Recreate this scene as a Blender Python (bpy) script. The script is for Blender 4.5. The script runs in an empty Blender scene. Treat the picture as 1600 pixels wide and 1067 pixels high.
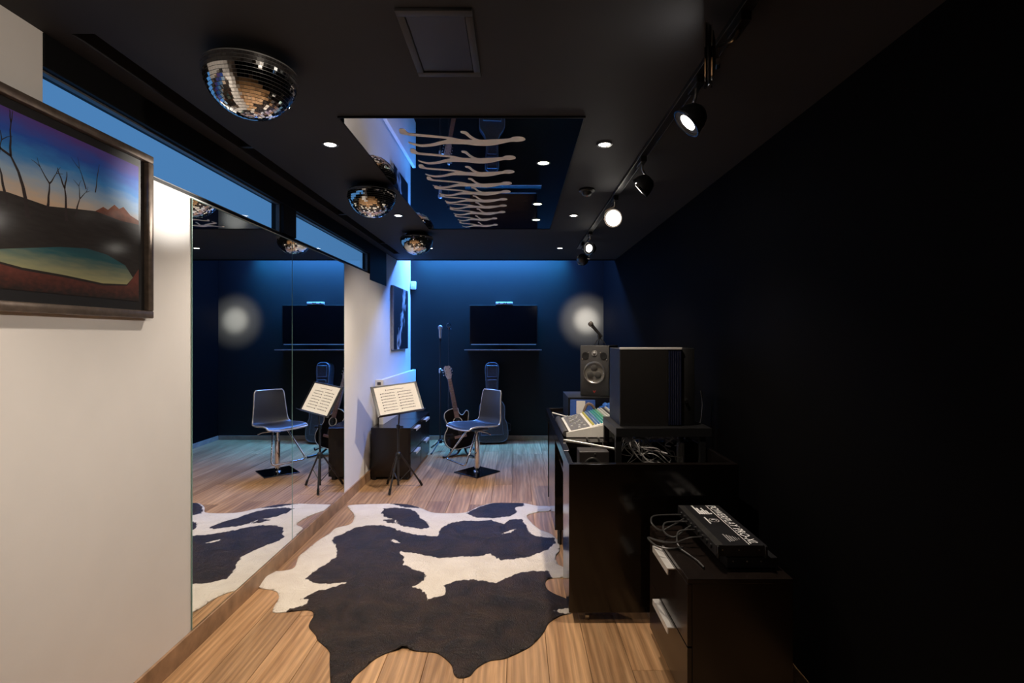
import bpy, bmesh, math, random
import numpy as np
from mathutils import Vector, Matrix, Euler
random.seed(7)
SC = bpy.context.scene
COL = SC.collection
PI = math.pi

# ---------------------------------------------------------------- camera, sky, exposure, large lights
H = 1.44                     # eye height
FPX = 800.0                  # focal length for a 1600 px wide frame
cam_d = bpy.data.cameras.new('camera')
cam_d.sensor_fit = 'HORIZONTAL'; cam_d.sensor_width = 36.0; cam_d.lens = 36.0 * FPX / 1600.0
cam_d.shift_x = (800 - 807) / 1600.0
cam_d.shift_y = (527 - 533.5) / 1600.0
cam_d.clip_start = 0.05
cam = bpy.data.objects.new('camera', cam_d); COL.objects.link(cam)
cam.location = (0, 0, H); cam.rotation_euler = (PI / 2, 0, 0)
SC.camera = cam

world = bpy.data.worlds.new('dusk_sky'); SC.world = world
world.use_nodes = True
bg = world.node_tree.nodes['Background']
bg.inputs['Color'].default_value = (0.082, 0.235, 0.50, 1); bg.inputs['Strength'].default_value = 1.0

SC.view_settings.view_transform = 'Standard'
SC.view_settings.look = 'None'
SC.view_settings.gamma = 1.0
SC.view_settings.use_curve_mapping = False
SC.view_settings.exposure = 0.0

WARM = (1.0, 0.85, 0.70)
COOLW = (1.0, 0.93, 0.84)
P_DOWN = 85.0
P_DOWN_FAR = 22.0

def add_spot(loc, direction, power, size_deg, blend=0.6, color=WARM, radius=0.03):
    ld = bpy.data.lights.new('spot_beam', 'SPOT')
    ld.energy = power; ld.spot_size = math.radians(size_deg); ld.spot_blend = blend
    ld.color = color; ld.shadow_soft_size = radius
    o = bpy.data.objects.new('spot_beam', ld); COL.objects.link(o)
    o.location = loc
    o.rotation_euler = Vector(direction).to_track_quat('-Z', 'Y').to_euler()
    return o

# blue light strip up in the open slot along the far wall
ld = bpy.data.lights.new('blue_strip_light', 'AREA'); ld.shape = 'RECTANGLE'
ld.size = 1.9; ld.size_y = 0.30; ld.energy = 165.0; ld.color = (0.10, 0.29, 1.0)
lo = bpy.data.objects.new('blue_strip_light', ld); COL.objects.link(lo)
lo.location = (-0.42, 6.99, 2.86)
lo.rotation_euler = Vector((0, 0.10, -1)).to_track_quat('-Z', 'Y').to_euler()
# added blue light without a fixture, brightens the upper far wall
ld = bpy.data.lights.new('added_blue_wash', 'AREA'); ld.shape = 'RECTANGLE'
ld.size = 2.1; ld.size_y = 0.03; ld.energy = 34.0; ld.color = (0.03, 0.45, 1.0); ld.spread = math.radians(75)
lo = bpy.data.objects.new('added_blue_wash', ld); COL.objects.link(lo)
lo.location = (-0.35, 7.10, 2.66)
lo.rotation_euler = Vector((0, 0.14, -1)).to_track_quat('-Z', 'Y').to_euler()

# ---------------------------------------------------------------- room numbers
XL, XR, YB, Y0, ZC, ZS = -1.49, 1.224, 7.2, -1.6, 2.40, 3.25

def P(px, py, Y):            # point seen at a pixel of the photo, at depth Y
    return Vector(((px - 807) / FPX * Y, Y, H - (py - 527) / FPX * Y))
def F(px, py, z=0.0):        # point on the level z seen at a pixel
    Y = (H - z) * FPX / (py - 527)
    return Vector(((px - 807) / FPX * Y, Y, z))

# ---------------------------------------------------------------- materials
MATS = {}
def nd(nt, t, **kw):
    n = nt.nodes.new(t)
    for k, v in kw.items(): setattr(n, k, v)
    return n
def mat(name, col, rough=0.5, metal=0.0, spec=0.5, var=0.12, scale=30.0, bump=0.0, bscale=200.0, emit=None, estr=0.0, coat=0.0, coat_rough=0.05, sheen=0.0):
    if name in MATS: return MATS[name]
    m = bpy.data.materials.new(name); m.use_nodes = True
    nt = m.node_tree; b = nt.nodes['Principled BSDF']
    c = tuple(col) + (1,)
    tc = nd(nt, 'ShaderNodeTexCoord')
    if var > 0:
        n = nd(nt, 'ShaderNodeTexNoise'); n.inputs['Scale'].default_value = scale; n.inputs['Detail'].default_value = 4
        nt.links.new(tc.outputs['Object'], n.inputs['Vector'])
        r = nd(nt, 'ShaderNodeValToRGB')
        r.color_ramp.elements[0].position = 0.3; r.color_ramp.elements[1].position = 0.7
        r.color_ramp.elements[0].color = tuple(x * (1 - var) for x in col) + (1,)
        r.color_ramp.elements[1].color = tuple(min(1, x * (1 + var)) for x in col) + (1,)
        nt.links.new(n.outputs['Fac'], r.inputs['Fac']); nt.links.new(r.outputs['Color'], b.inputs['Base Color'])
    else:
        b.inputs['Base Color'].default_value = c
    b.inputs['Roughness'].default_value = rough
    b.inputs['Metallic'].default_value = metal
    b.inputs['Specular IOR Level'].default_value = spec
    b.inputs['Coat Weight'].default_value = coat; b.inputs['Coat Roughness'].default_value = coat_rough
    b.inputs['Sheen Weight'].default_value = sheen
    if emit is not None:
        b.inputs['Emission Color'].default_value = tuple(emit) + (1,); b.inputs['Emission Strength'].default_value = estr
    if bump > 0:
        n2 = nd(nt, 'ShaderNodeTexNoise'); n2.inputs['Scale'].default_value = bscale; n2.inputs['Detail'].default_value = 3
        nt.links.new(tc.outputs['Object'], n2.inputs['Vector'])
        bp = nd(nt, 'ShaderNodeBump'); bp.inputs['Strength'].default_value = bump; bp.inputs['Distance'].default_value = 0.004
        nt.links.new(n2.outputs['Fac'], bp.inputs['Height']); nt.links.new(bp.outputs['Normal'], b.inputs['Normal'])
    MATS[name] = m
    return m

M_WHITE = mat('white_wall_paint', (0.80, 0.78, 0.76), 0.55, var=0.015, scale=6, bump=0.05, bscale=120, spec=0.3)
M_NAVY = mat('dark_back_wall_paint', (0.0085, 0.0120, 0.0155), 0.6, var=0.05, scale=5, bump=0.05, bscale=120, spec=0.25)
M_BLACKW = mat('black_wall_paint', (0.0026, 0.0026, 0.0031), 0.7, var=0.1, scale=4, bump=0.05, bscale=120, spec=0.04)
M_CEIL = mat('dark_ceiling_paint', (0.036, 0.037, 0.042), 0.7, var=0.05, scale=4, bump=0.04, bscale=120, spec=0.2)
M_BLACKF = mat('black_frame_paint', (0.006, 0.006, 0.0065), 0.5, var=0.1, spec=0.15)
M_BLACKPL = mat('black_plastic', (0.007, 0.007, 0.0075), 0.42, var=0.15, bump=0.05, bscale=400)
M_BLACKM = mat('black_metal', (0.016, 0.016, 0.018), 0.32, var=0.15, spec=0.6)
M_LACQ = mat('black_gloss_lacquer', (0.006, 0.0045, 0.004), 0.14, var=0.1, spec=0.4, coat=0.15, coat_rough=0.06)
M_DBROWN = mat('blackbrown_wood_foil', (0.011, 0.0075, 0.0062), 0.24, var=0.2, scale=18, spec=0.4)
M_CHROME = mat('chrome', (0.82, 0.81, 0.80), 0.07, 1.0, var=0.02)
M_STEEL = mat('brushed_steel', (0.62, 0.60, 0.57), 0.28, 1.0, var=0.08, scale=80)
M_DCHROME = mat('smoked_chrome', (0.10, 0.105, 0.12), 0.12, 1.0, var=0.05)
M_LEATHER = mat('black_leather', (0.015, 0.016, 0.019), 0.38, var=0.12, bump=0.12, bscale=350, spec=0.8)
M_WHITEPL = mat('white_plastic', (0.75, 0.75, 0.74), 0.4, var=0.02)
M_CREAM = mat('cream_enamel', (0.84, 0.82, 0.75), 0.4, var=0.03)
M_PAPER = mat('paper', (0.82, 0.78, 0.72), 0.8, var=0.03, scale=60)
M_INK = mat('ink', (0.02, 0.02, 0.02), 0.7, var=0.05)
M_PRINTW = mat('white_print', (0.90, 0.89, 0.88), 0.6, var=0.04)
M_FIG = mat('figure_print_white', (0.96, 0.95, 0.94), 0.6, var=0.03, emit=None)
M_GREY = mat('grey_plastic', (0.06, 0.058, 0.057), 0.45, var=0.1, bump=0.05)
M_CONE = mat('woofer_cone', (0.15, 0.14, 0.12), 0.45, var=0.15, scale=60)
M_RED = mat('red_plastic', (0.55, 0.04, 0.03), 0.4, var=0.1)
M_DISCO = mat('mirror_tile', (0.88, 0.88, 0.87), 0.035, 1.0, var=0.02)
M_GROUT = mat('ball_core', (0.35, 0.35, 0.35), 0.4, 0.6, var=0.1)
M_MIRROR = mat('mirror_silver', (0.86, 0.88, 0.87), 0.004, 1.0, var=0.0)
M_MEDGE = mat('mirror_edge_glass', (0.20, 0.36, 0.32), 0.2, 0.0, var=0.05, spec=0.8)
M_DGLASS = mat('dark_mirror_glass', (0.36, 0.37, 0.40), 0.015, 1.0, var=0.0)
M_SCREEN = mat('tv_screen_glass', (0.004, 0.004, 0.005), 0.12, var=0.05, spec=0.6)
M_BLUEPL = mat('blue_plastic_film', (0.04, 0.16, 0.55), 0.2, var=0.35, scale=40, spec=0.7)
M_BLUEBK = mat('blue_cover', (0.03, 0.10, 0.40), 0.5, var=0.1)
M_CABLE = mat('cable_rubber', (0.035, 0.034, 0.033), 0.4, var=0.15)
M_CABLEL = mat('cable_grey', (0.30, 0.29, 0.28), 0.45, var=0.15)
M_LAMP = mat('lamp_glass', (1, 0.95, 0.88), 0.4, var=0.0, emit=(1.0, 0.93, 0.82), estr=14.0)
M_LAMPG = mat('lamp_glass_in_panel', (1, 1, 0.9), 0.4, var=0.0, emit=(0.93, 1.0, 0.72), estr=6.0)
M_NECK = mat('guitar_neck_wood', (0.22, 0.12, 0.10), 0.45, var=0.2, scale=40)
M_HEADST = mat('headstock_veneer', (0.42, 0.36, 0.40), 0.4, var=0.15, scale=40)
M_GUITAR = mat('black_guitar_gloss', (0.010, 0.008, 0.008), 0.10, var=0.1, coat=0.6)
M_GSIDE = mat('guitar_side_gloss', (0.05, 0.05, 0.055), 0.25, var=0.1)
M_BIND = mat('cream_binding', (0.65, 0.58, 0.48), 0.4, var=0.05)
M_CASE = mat('dark_case_vinyl', (0.055, 0.065, 0.09), 0.38, var=0.2, scale=60, bump=0.15, bscale=300)
M_CASETRIM = mat('case_piping', (0.13, 0.15, 0.19), 0.4, var=0.1)
M_FRAMEW = mat('picture_frame_bronze', (0.20, 0.155, 0.125), 0.30, 0.55, var=0.2, scale=40)
M_MATB = mat('picture_mount_black', (0.012, 0.011, 0.012), 0.5, var=0.1)

def glass_mat():
    m = bpy.data.materials.new('window_glass'); m.use_nodes = True
    nt = m.node_tree; nt.nodes.remove(nt.nodes['Principled BSDF'])
    out = nt.nodes['Material Output']
    t = nd(nt, 'ShaderNodeBsdfTransparent'); t.inputs['Color'].default_value = (0.93, 0.96, 0.97, 1)
    g = nd(nt, 'ShaderNodeBsdfGlossy'); g.inputs['Roughness'].default_value = 0.02
    f = nd(nt, 'ShaderNodeFresnel'); f.inputs['IOR'].default_value = 1.3
    mx = nd(nt, 'ShaderNodeMixShader')
    gm = nd(nt, 'ShaderNodeNewGeometry'); mm = nd(nt, 'ShaderNodeMath', operation='MULTIPLY'); iv = nd(nt, 'ShaderNodeMath', operation='SUBTRACT'); iv.inputs[0].default_value = 1.0
    nt.links.new(gm.outputs['Backfacing'], iv.inputs[1]); nt.links.new(iv.outputs[0], mm.inputs[0]); nt.links.new(f.outputs[0], mm.inputs[1])
    nt.links.new(mm.outputs[0], mx.inputs['Fac']); nt.links.new(t.outputs[0], mx.inputs[1]); nt.links.new(g.outputs[0], mx.inputs[2])
    nt.links.new(mx.outputs[0], out.inputs['Surface'])
    return m
M_GLASS = glass_mat()

def oak_mat():
    m = bpy.data.materials.new('oak_planks'); m.use_nodes = True
    nt = m.node_tree; b = nt.nodes['Principled BSDF']
    tc = nd(nt, 'ShaderNodeTexCoord'); oi = nd(nt, 'ShaderNodeObjectInfo')
    # every plank samples its own stretch of grain
    off = nd(nt, 'ShaderNodeVectorMath', operation='SCALE'); off.inputs[0].default_value = (7.3, 13.1, 3.7)
    nt.links.new(oi.outputs['Random'], off.inputs['Scale'])
    add = nd(nt, 'ShaderNodeVectorMath', operation='ADD')
    nt.links.new(tc.outputs['Object'], add.inputs[0]); nt.links.new(off.outputs[0], add.inputs[1])
    mp = nd(nt, 'ShaderNodeMapping'); mp.inputs['Scale'].default_value = (1.0, 0.09, 1.0)
    nt.links.new(add.outputs[0], mp.inputs['Vector'])
    n1 = nd(nt, 'ShaderNodeTexNoise'); n1.inputs['Scale'].default_value = 14; n1.inputs['Detail'].default_value = 6; n1.inputs['Distortion'].default_value = 0.9
    nt.links.new(mp.outputs[0], n1.inputs['Vector'])
    mp2 = nd(nt, 'ShaderNodeMapping'); mp2.inputs['Scale'].default_value = (1.0, 0.025, 1.0)
    nt.links.new(add.outputs[0], mp2.inputs['Vector'])
    n2 = nd(nt, 'ShaderNodeTexNoise'); n2.inputs['Scale'].default_value = 170; n2.inputs['Detail'].default_value = 3
    nt.links.new(mp2.outputs[0], n2.inputs['Vector'])
    wv = nd(nt, 'ShaderNodeTexWave', wave_type='BANDS', bands_direction='X'); wv.inputs['Scale'].default_value = 9; wv.inputs['Distortion'].default_value = 9; wv.inputs['Detail'].default_value = 2; wv.inputs['Detail Scale'].default_value = 1.2
    nt.links.new(mp.outputs[0], wv.inputs['Vector'])
    r1 = nd(nt, 'ShaderNodeValToRGB')
    e = r1.color_ramp.elements
    e[0].position = 0.28; e[0].color = (0.36, 0.19, 0.085, 1)
    e[1].position = 0.72; e[1].color = (0.66, 0.40, 0.205, 1)
    nt.links.new(n1.outputs['Fac'], r1.inputs['Fac'])
    mixg = nd(nt, 'ShaderNodeMixRGB', blend_type='MULTIPLY'); mixg.inputs['Fac'].default_value = 0.40
    r2 = nd(nt, 'ShaderNodeValToRGB'); r2.color_ramp.elements[0].position = 0.35; r2.color_ramp.elements[0].color = (0.55, 0.5, 0.45, 1); r2.color_ramp.elements[1].position = 0.6; r2.color_ramp.elements[1].color = (1, 1, 1, 1)
    nt.links.new(n2.outputs['Fac'], r2.inputs['Fac'])
    nt.links.new(r1.outputs[0], mixg.inputs[1]); nt.links.new(r2.outputs[0], mixg.inputs[2])
    mixw = nd(nt, 'ShaderNodeMixRGB', blend_type='MULTIPLY'); mixw.inputs['Fac'].default_value = 0.28
    nt.links.new(mixg.outputs[0], mixw.inputs[1]); nt.links.new(wv.outputs['Color'], mixw.inputs[2])
    hs = nd(nt, 'ShaderNodeHueSaturation')
    mr = nd(nt, 'ShaderNodeMapRange'); mr.inputs['To Min'].default_value = 0.78; mr.inputs['To Max'].default_value = 1.20
    nt.links.new(oi.outputs['Random'], mr.inputs['Value']); nt.links.new(mr.outputs[0], hs.inputs['Value'])
    nt.links.new(mixw.outputs[0], hs.inputs['Color']); nt.links.new(hs.outputs[0], b.inputs['Base Color'])
    b.inputs['Roughness'].default_value = 0.42; b.inputs['Specular IOR Level'].default_value = 0.35
    bp = nd(nt, 'ShaderNodeBump'); bp.inputs['Strength'].default_value = 0.12; bp.inputs['Distance'].default_value = 0.002
    nt.links.new(n2.outputs['Fac'], bp.inputs['Height']); nt.links.new(bp.outputs[0], b.inputs['Normal'])
    return m
M_OAK = oak_mat()

# ---------------------------------------------------------------- mesh helpers
class MB:
    def __init__(s): s.bm = bmesh.new()
    def _xf(s, vs, M):
        if M is not None: bmesh.ops.transform(s.bm, matrix=M, verts=vs)
    def box(s, x0, y0, z0, x1, y1, z1, bev=0.0, M=None, seg=2):
        r = bmesh.ops.create_cube(s.bm, size=1.0)
        vs = r['verts']
        for v in vs:
            v.co = Vector((x0 + (v.co.x + .5) * (x1 - x0), y0 + (v.co.y + .5) * (y1 - y0), z0 + (v.co.z + .5) * (z1 - z0)))
        if bev > 0:
            es = list({e for v in vs for e in v.link_edges})
            rb = bmesh.ops.bevel(s.bm, geom=es, offset=bev, segments=seg, affect='EDGES', profile=0.5)
            vs = list({v for f in rb['faces'] for v in f.verts} | {v for v in vs if v.is_valid})
        s._xf(vs, M); return s
    def lathe(s, prof, M=None, n=24, cap=True):   # prof: (r, z) list, about z
        rings = []; vs = []
        for r, z in prof:
            if r < 1e-6:
                v = s.bm.verts.new((0, 0, z)); rings.append([v]); vs.append(v)
            else:
                ring = [s.bm.verts.new((r * math.cos(2 * PI * i / n), r * math.sin(2 * PI * i / n), z)) for i in range(n)]
                rings.append(ring); vs += ring
        for a, b in zip(rings[:-1], rings[1:]):
            for i in range(n):
                j = (i + 1) % n
                if len(a) == 1 and len(b) == 1: continue
                if len(a) == 1: s.bm.faces.new((a[0], b[j], b[i]))
                elif len(b) == 1: s.bm.faces.new((a[i], a[j], b[0]))
                else: s.bm.faces.new((a[i], a[j], b[j], b[i]))
        if cap:
            if len(rings[0]) > 1: s.bm.faces.new(rings[0][::-1])
            if len(rings[-1]) > 1: s.bm.faces.new(rings[-1])
        s._xf(vs, M); return s
    def cyl(s, a, b, r, r2=None, n=16):
        a = Vector(a); b = Vector(b); d = b - a
        M = Matrix.Translation(a) @ d.to_track_quat('Z', 'Y').to_matrix().to_4x4()
        return s.lathe([(r, 0), (r if r2 is None else r2, d.length)], M, n)
    def tube(s, pts, r, n=8, closed=False):
        pts = [Vector(p) for p in pts]; N = len(pts); rings = []
        up = None
        for i, p in enumerate(pts):
            if closed: t = (pts[(i + 1) % N] - pts[i - 1])
            else: t = pts[min(i + 1, N - 1)] - pts[max(i - 1, 0)]
            if t.length < 1e-9: t = Vector((0, 0, 1))
            t.normalize()
            if up is None:
                up = t.orthogonal().normalized()
            up = (up - t * up.dot(t))
            if up.length < 1e-6: up = t.orthogonal()
            up.normalize(); w = t.cross(up)
            rr = r[i] if isinstance(r, (list, tuple)) else r
            rings.append([s.bm.verts.new(p + (up * math.cos(2 * PI * k / n) + w * math.sin(2 * PI * k / n)) * rr) for k in range(n)])
        for i in range(N if closed else N - 1):
            a = rings[i]; b = rings[(i + 1) % N]
            for k in range(n):
                s.bm.faces.new((a[k], a[(k + 1) % n], b[(k + 1) % n], b[k]))
        if not closed:
            s.bm.faces.new(rings[0][::-1]); s.bm.faces.new(rings[-1])
        return s
    def prism(s, poly, y0, y1, M=None):           # poly in (x, z), extruded along y
        a = [s.bm.verts.new((x, y0, z)) for x, z in poly]; b = [s.bm.verts.new((x, y1, z)) for x, z in poly]
        s.bm.faces.new(a); s.bm.faces.new(b[::-1])
        n = len(poly)
        for i in range(n): s.bm.faces.new((a[i], b[i], b[(i + 1) % n], a[(i + 1) % n]))
        s._xf(a + b, M); return s
    def quad(s, p, mi=0):
        f = s.bm.faces.new([s.bm.verts.new(Vector(q)) for q in p]); f.material_index = mi; return s
    def build(s, name, m, parent=None, smooth=False, ang=40, loc=None):
        bmesh.ops.recalc_face_normals(s.bm, faces=s.bm.faces)
        me = bpy.data.meshes.new(name); s.bm.to_mesh(me); s.bm.free()
        for mm in (m if isinstance(m, (list, tuple)) else [m]): me.materials.append(mm)
        if smooth:
            me.polygons.foreach_set('use_smooth', [True] * len(me.polygons))
            try: me.set_sharp_from_angle(angle=math.radians(ang))
            except Exception: pass
        o = bpy.data.objects.new(name, me); COL.objects.link(o)
        if parent is not None: o.parent = parent
        if loc is not None: o.location = loc
        return o

def tag(o, label=None, cat=None, group=None, kind=None):
    if label: o['label'] = label
    if cat: o['category'] = cat
    if group: o['group'] = group
    if kind: o['kind'] = kind
    return o
def thing(name, label, cat, loc=(0, 0, 0), rot=(0, 0, 0), group=None):
    o = bpy.data.objects.new(name, None); COL.objects.link(o); o.empty_display_size = 0.1
    o.location = loc; o.rotation_euler = rot
    return tag(o, label, cat, group)
def children(o): return [c for c in bpy.data.objects if c.parent == o]
def copy_tree(o, parent=None):
    c = o.copy(); COL.objects.link(c)
    if parent is not None: c.parent = parent
    for ch in children(o): copy_tree(ch, c)
    return c
def smoothline(pts, k=6, closed=False):           # Catmull-Rom
    pts = [Vector(p) for p in pts]; n = len(pts); out = []
    rng = n if closed else n - 1
    for i in range(rng):
        p0 = pts[(i - 1) % n] if (closed or i > 0) else pts[0]
        p1 = pts[i]; p2 = pts[(i + 1) % n]
        p3 = pts[(i + 2) % n] if (closed or i + 2 < n) else pts[-1]
        for j in range(k):
            t = j / k
            out.append(0.5 * ((2 * p1) + (p2 - p0) * t + (2 * p0 - 5 * p1 + 4 * p2 - p3) * t * t + (3 * p1 - p0 - 3 * p2 + p3) * t ** 3))
    if not closed: out.append(pts[-1])
    return out
def fillet(pts, r, k=5):                          # polyline with rounded corners
    pts = [Vector(p) for p in pts]; out = [pts[0]]
    for a, b, c in zip(pts[:-2], pts[1:-1], pts[2:]):
        d1 = (a - b); d2 = (c - b); rr = min(r, d1.length * .45, d2.length * .45)
        p = b + d1.normalized() * rr; q = b + d2.normalized() * rr
        for j in range(k + 1):
            t = j / k
            out.append(p * (1 - t) ** 2 + b * 2 * t * (1 - t) + q * t * t)
    out.append(pts[-1]); return out

# ---------------------------------------------------------------- the setting
def struct(name, mb, m, **kw):
    return tag(mb.build(name, m, **kw), kind='structure')
WT = 0.12
WY0, WY1, WZ0 = 1.61, 5.85, 2.085                 # window opening in the left wall
b = MB()
b.box(XL - WT, Y0, -0.02, XL, YB, WZ0)
b.box(XL - WT, Y0, WZ0, XL, WY0, ZC + 0.1)
b.box(XL - WT, WY1, WZ0, XL, YB, ZS)
b.box(XL - WT, WY0, ZC, XL, WY1, ZC + 0.12)
struct('wall_left', b, M_WHITE)
struct('wall_right', MB().box(XR, Y0, -0.02, XR + WT, YB + WT, ZS), M_BLACKW)
struct('wall_back', MB().box(XL - WT, YB, -0.02, XR, YB + WT, ZS), M_NAVY)
struct('wall_front', MB().box(XL - WT, Y0 - WT, -0.02, XR + WT, Y0, ZC + 0.1), M_BLACKW)
SX0, SX1 = -1.408, -1.335                         # dark slot in the ceiling
b = MB()
b.box(SX1, Y0, ZC, XR, 6.3, ZC + 0.08)
b.box(XL, 1.62, ZC, SX0, 6.3, ZC + 0.08)
b.box(XL, Y0, ZC, SX1, 1.62, ZC + 0.08)
b.box(SX0, 5.88, ZC, SX1, 6.3, ZC + 0.08)
b.box(SX0 - 0.02, 1.60, ZC + 0.081, SX1 + 0.02, 5.9, ZC + 0.12)
struct('ceiling', b, M_CEIL)
b = MB()
b.box(XL, 6.3, ZC, XR, 6.4, ZS); b.box(XL - WT, 6.3, ZS, XR + WT, YB + WT, ZS + 0.08)
struct('wall_alcove', b, M_BLACKW)
b = MB(); b.box(SX0 + 0.012, 1.66, ZC + 0.045, SX1 - 0.012, 5.86, ZC + 0.078)
tr = struct('trim_1', b, M_BLACKF)
for yy in (2.62, 4.05, 5.3):
    MB().box(SX0, yy - 0.012, ZC + 0.01, SX1, yy + 0.012, ZC + 0.045, 0.003).build('bracket', M_BLACKM, tr)

# floor: every plank its own piece
fl = struct('floor', MB().box(XL - WT, Y0, -0.06, XR + WT, YB + WT, -0.016), mat('subfloor', (0.05, 0.035, 0.025), 0.8))
PW = 0.181; x = XL; k = 0
plank_cache = {}
while x < XR - 0.005:
    x1 = min(x + PW, XR)
    y = Y0 - random.uniform(0.1, 1.7)
    while y < YB:
        L = random.choice((1.22, 1.5, 1.8, 2.05))
        ya, yb = max(y, Y0), min(y + L, YB)
        if yb - ya > 0.02:
            key = (round(x1 - x, 3), round(yb - ya, 3))
            if key not in plank_cache:
                mb = MB(); g = 0.0009
                mb.box(-(x1 - x) / 2 + g, -(yb - ya) / 2 + g, -0.016, (x1 - x) / 2 - g, (yb - ya) / 2 - g, 0.0, 0.0012, seg=1)
                o = mb.build('plank', M_OAK, fl); plank_cache[key] = o.data
            else:
                o = bpy.data.objects.new('plank', plank_cache[key]); COL.objects.link(o); o.parent = fl
            o.location = ((x + x1) / 2, (ya + yb) / 2, random.uniform(-0.0004, 0.0))
        y += L
    x = x1
struct('baseboard_left', MB().box(XL, Y0, 0.0, XL + 0.013, YB, 0.098, 0.002), mat('oak_baseboard', (0.33, 0.20, 0.115), 0.45, var=0.3, scale=12))
struct('baseboard_back', MB().box(XL + 0.013, YB - 0.013, 0.0, XR - 0.012, YB, 0.06, 0.002), mat('grey_wood_baseboard', (0.30, 0.25, 0.21), 0.5, var=0.2, scale=12))
struct('baseboard_right', MB().box(XR - 0.012, 4.7, 0.0, XR, YB - 0.013, 0.06, 0.002), MATS['grey_wood_baseboard'])

# window band on the left wall: black frame, two panes
b = MB(); X0, X1 = XL - 0.075, XL + 0.004
b.box(X0, WY0, WZ0, X1 - 0.02, WY1, WZ0 + 0.022, 0.003)
b.box(X0, WY0, 2.293, X1, WY1, ZC - 0.001, 0.003)
b.box(X0, 3.27, WZ0 + 0.022, X1, 3.455, 2.293)
b.box(X0, 5.20, WZ0 - 0.06, X1, WY1, 2.293)
b.box(X0, WY0, WZ0 + 0.022, X0 + 0.03, WY0 + 0.02, 2.293)
win = struct('window_1', b, M_BLACKF)
for ya, yb in ((WY0 + 0.001, 3.27), (3.455, 5.20)):
    MB().box(XL - 0.050, ya, WZ0 + 0.020, XL - 0.044, yb, 2.295).build('glass_pane', M_GLASS, win)
    gb = MB()                                       # thin grey bead round the pane
    for (a0, z0, a1, z1) in ((ya, 2.286, yb, 2.293), (ya, WZ0 + 0.022, yb, WZ0 + 0.028), (yb - 0.008, WZ0 + 0.028, yb, 2.286)):
        gb.box(XL - 0.044, a0, z0, XL - 0.020, a1, z1, 0.001, seg=1)
    gb.build('glazing_bead', mat('grey_bead', (0.10, 0.10, 0.11), 0.35, var=0.1), win)

# ---------------------------------------------------------------- mirrors on the left wall
def wall_mirror(y0, y1, label):
    t = thing('wall_mirror', label, 'mirror', (XL + 0.004, (y0 + y1) / 2, 0.10), group='mirror panes on the white wall')
    w = (y1 - y0) / 2 - 0.0015
    MB().box(-0.003, -w, 0.001, 0.0, w, 1.977, 0.0).build('backing', M_MEDGE, t)
    MB().quad([(0.0015, -w + .002, 0.003), (0.0015, w - .002, 0.003), (0.0015, w - .002, 1.975), (0.0015, -w + .002, 1.975)]).build('silvered_face', M_MIRROR, t)
    eb = MB()
    for s in (-1, 1): eb.box(0.0, s * w - 0.0015, 0.001, 0.0022, s * w + 0.0015, 1.977)
    eb.box(0.0, -w, 1.974, 0.0022, w, 1.977)
    eb.build('polished_edge', M_MEDGE, t)
wall_mirror(2.342, 3.388, 'frameless wall mirror pane next to the large framed picture')
wall_mirror(3.388, 4.414, 'frameless wall mirror pane reflecting the music stand')

# ---------------------------------------------------------------- ceiling fittings
# half mirror balls
def disco_ball(y, label):
    t = thing('mirror_ball', label, 'mirror ball', (-0.917, y, ZC), group='half mirror balls on the ceiling')
    R = 0.153; zc = -0.048
    MB().lathe([(0.0, -0.001), (0.09, -0.001), (0.10, -0.02), (0.140, -0.034), (0.145, -0.0455), (0.0, -0.0455)], n=40).build('motor_base', M_BLACKPL, t, True)
    sb = MB()
    for a in (-95, -60): sb.cyl((0.112 * math.cos(math.radians(a)), 0.112 * math.sin(math.radians(a)), -0.034), (0.112 * math.cos(math.radians(a)), 0.112 * math.sin(math.radians(a)), -0.028 + 0.004), 0.005, n=8)
    sb.build('screw', M_CHROME, t)
    core = [(R - 0.0022, zc + 0.004)] + [((R - 0.0022) * math.cos(a), zc - (R - 0.0022) * math.sin(a)) for a in np.linspace(0, PI / 2, 16)[:-1]] + [(0, zc - R + 0.0022)]
    MB().lathe(core, n=48, cap=True).build('ball_core', M_GROUT, t, True)
    tb = MB(); rows = 21; rng = random.Random(int(y * 100))
    for i in range(rows):
        a0 = (i + 0.07) / rows * PI / 2; a1 = (i + 0.93) / rows * PI / 2
        am = (a0 + a1) / 2
        n = max(4, int(2 * PI * R * math.cos(am) / 0.0112))
        ph = rng.random()
        for j in range(n):
            c0 = 2 * PI * (j + 0.015 + ph) / n; c1 = 2 * PI * (j + 0.985 + ph) / n
            q = []
            for aa, cc in ((a0, c0), (a0, c1), (a1, c1), (a1, c0)):
                q.append(Vector((R * math.cos(aa) * math.cos(cc), R * math.cos(aa) * math.sin(cc), zc - R * math.sin(aa))))
            cen = sum(q, Vector()) / 4
            nn = (cen - Vector((0, 0, zc))).normalized()
            u = nn.orthogonal().normalized(); v = nn.cross(u)
            tx, ty = rng.gauss(0, 0.006 if y < 2 else 0.02), rng.gauss(0, 0.006 if y < 2 else 0.02)
            q = [p + nn * (tx * (p - cen).dot(u) + ty * (p - cen).dot(v)) for p in q]
            tb.bm.faces.new([tb.bm.verts.new(p) for p in q])
    o = tb.build('mirror_tiles', M_DISCO, t); o['kind'] = 'stuff'
disco_ball(1.77, 'half mirror ball at the ceiling hatch end of the row of three')
disco_ball(3.245, 'half mirror ball in the middle of the row of three, beside the mirrored ceiling panel')
disco_ball(4.72, 'half mirror ball at the back wall end of the row of three')

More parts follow.
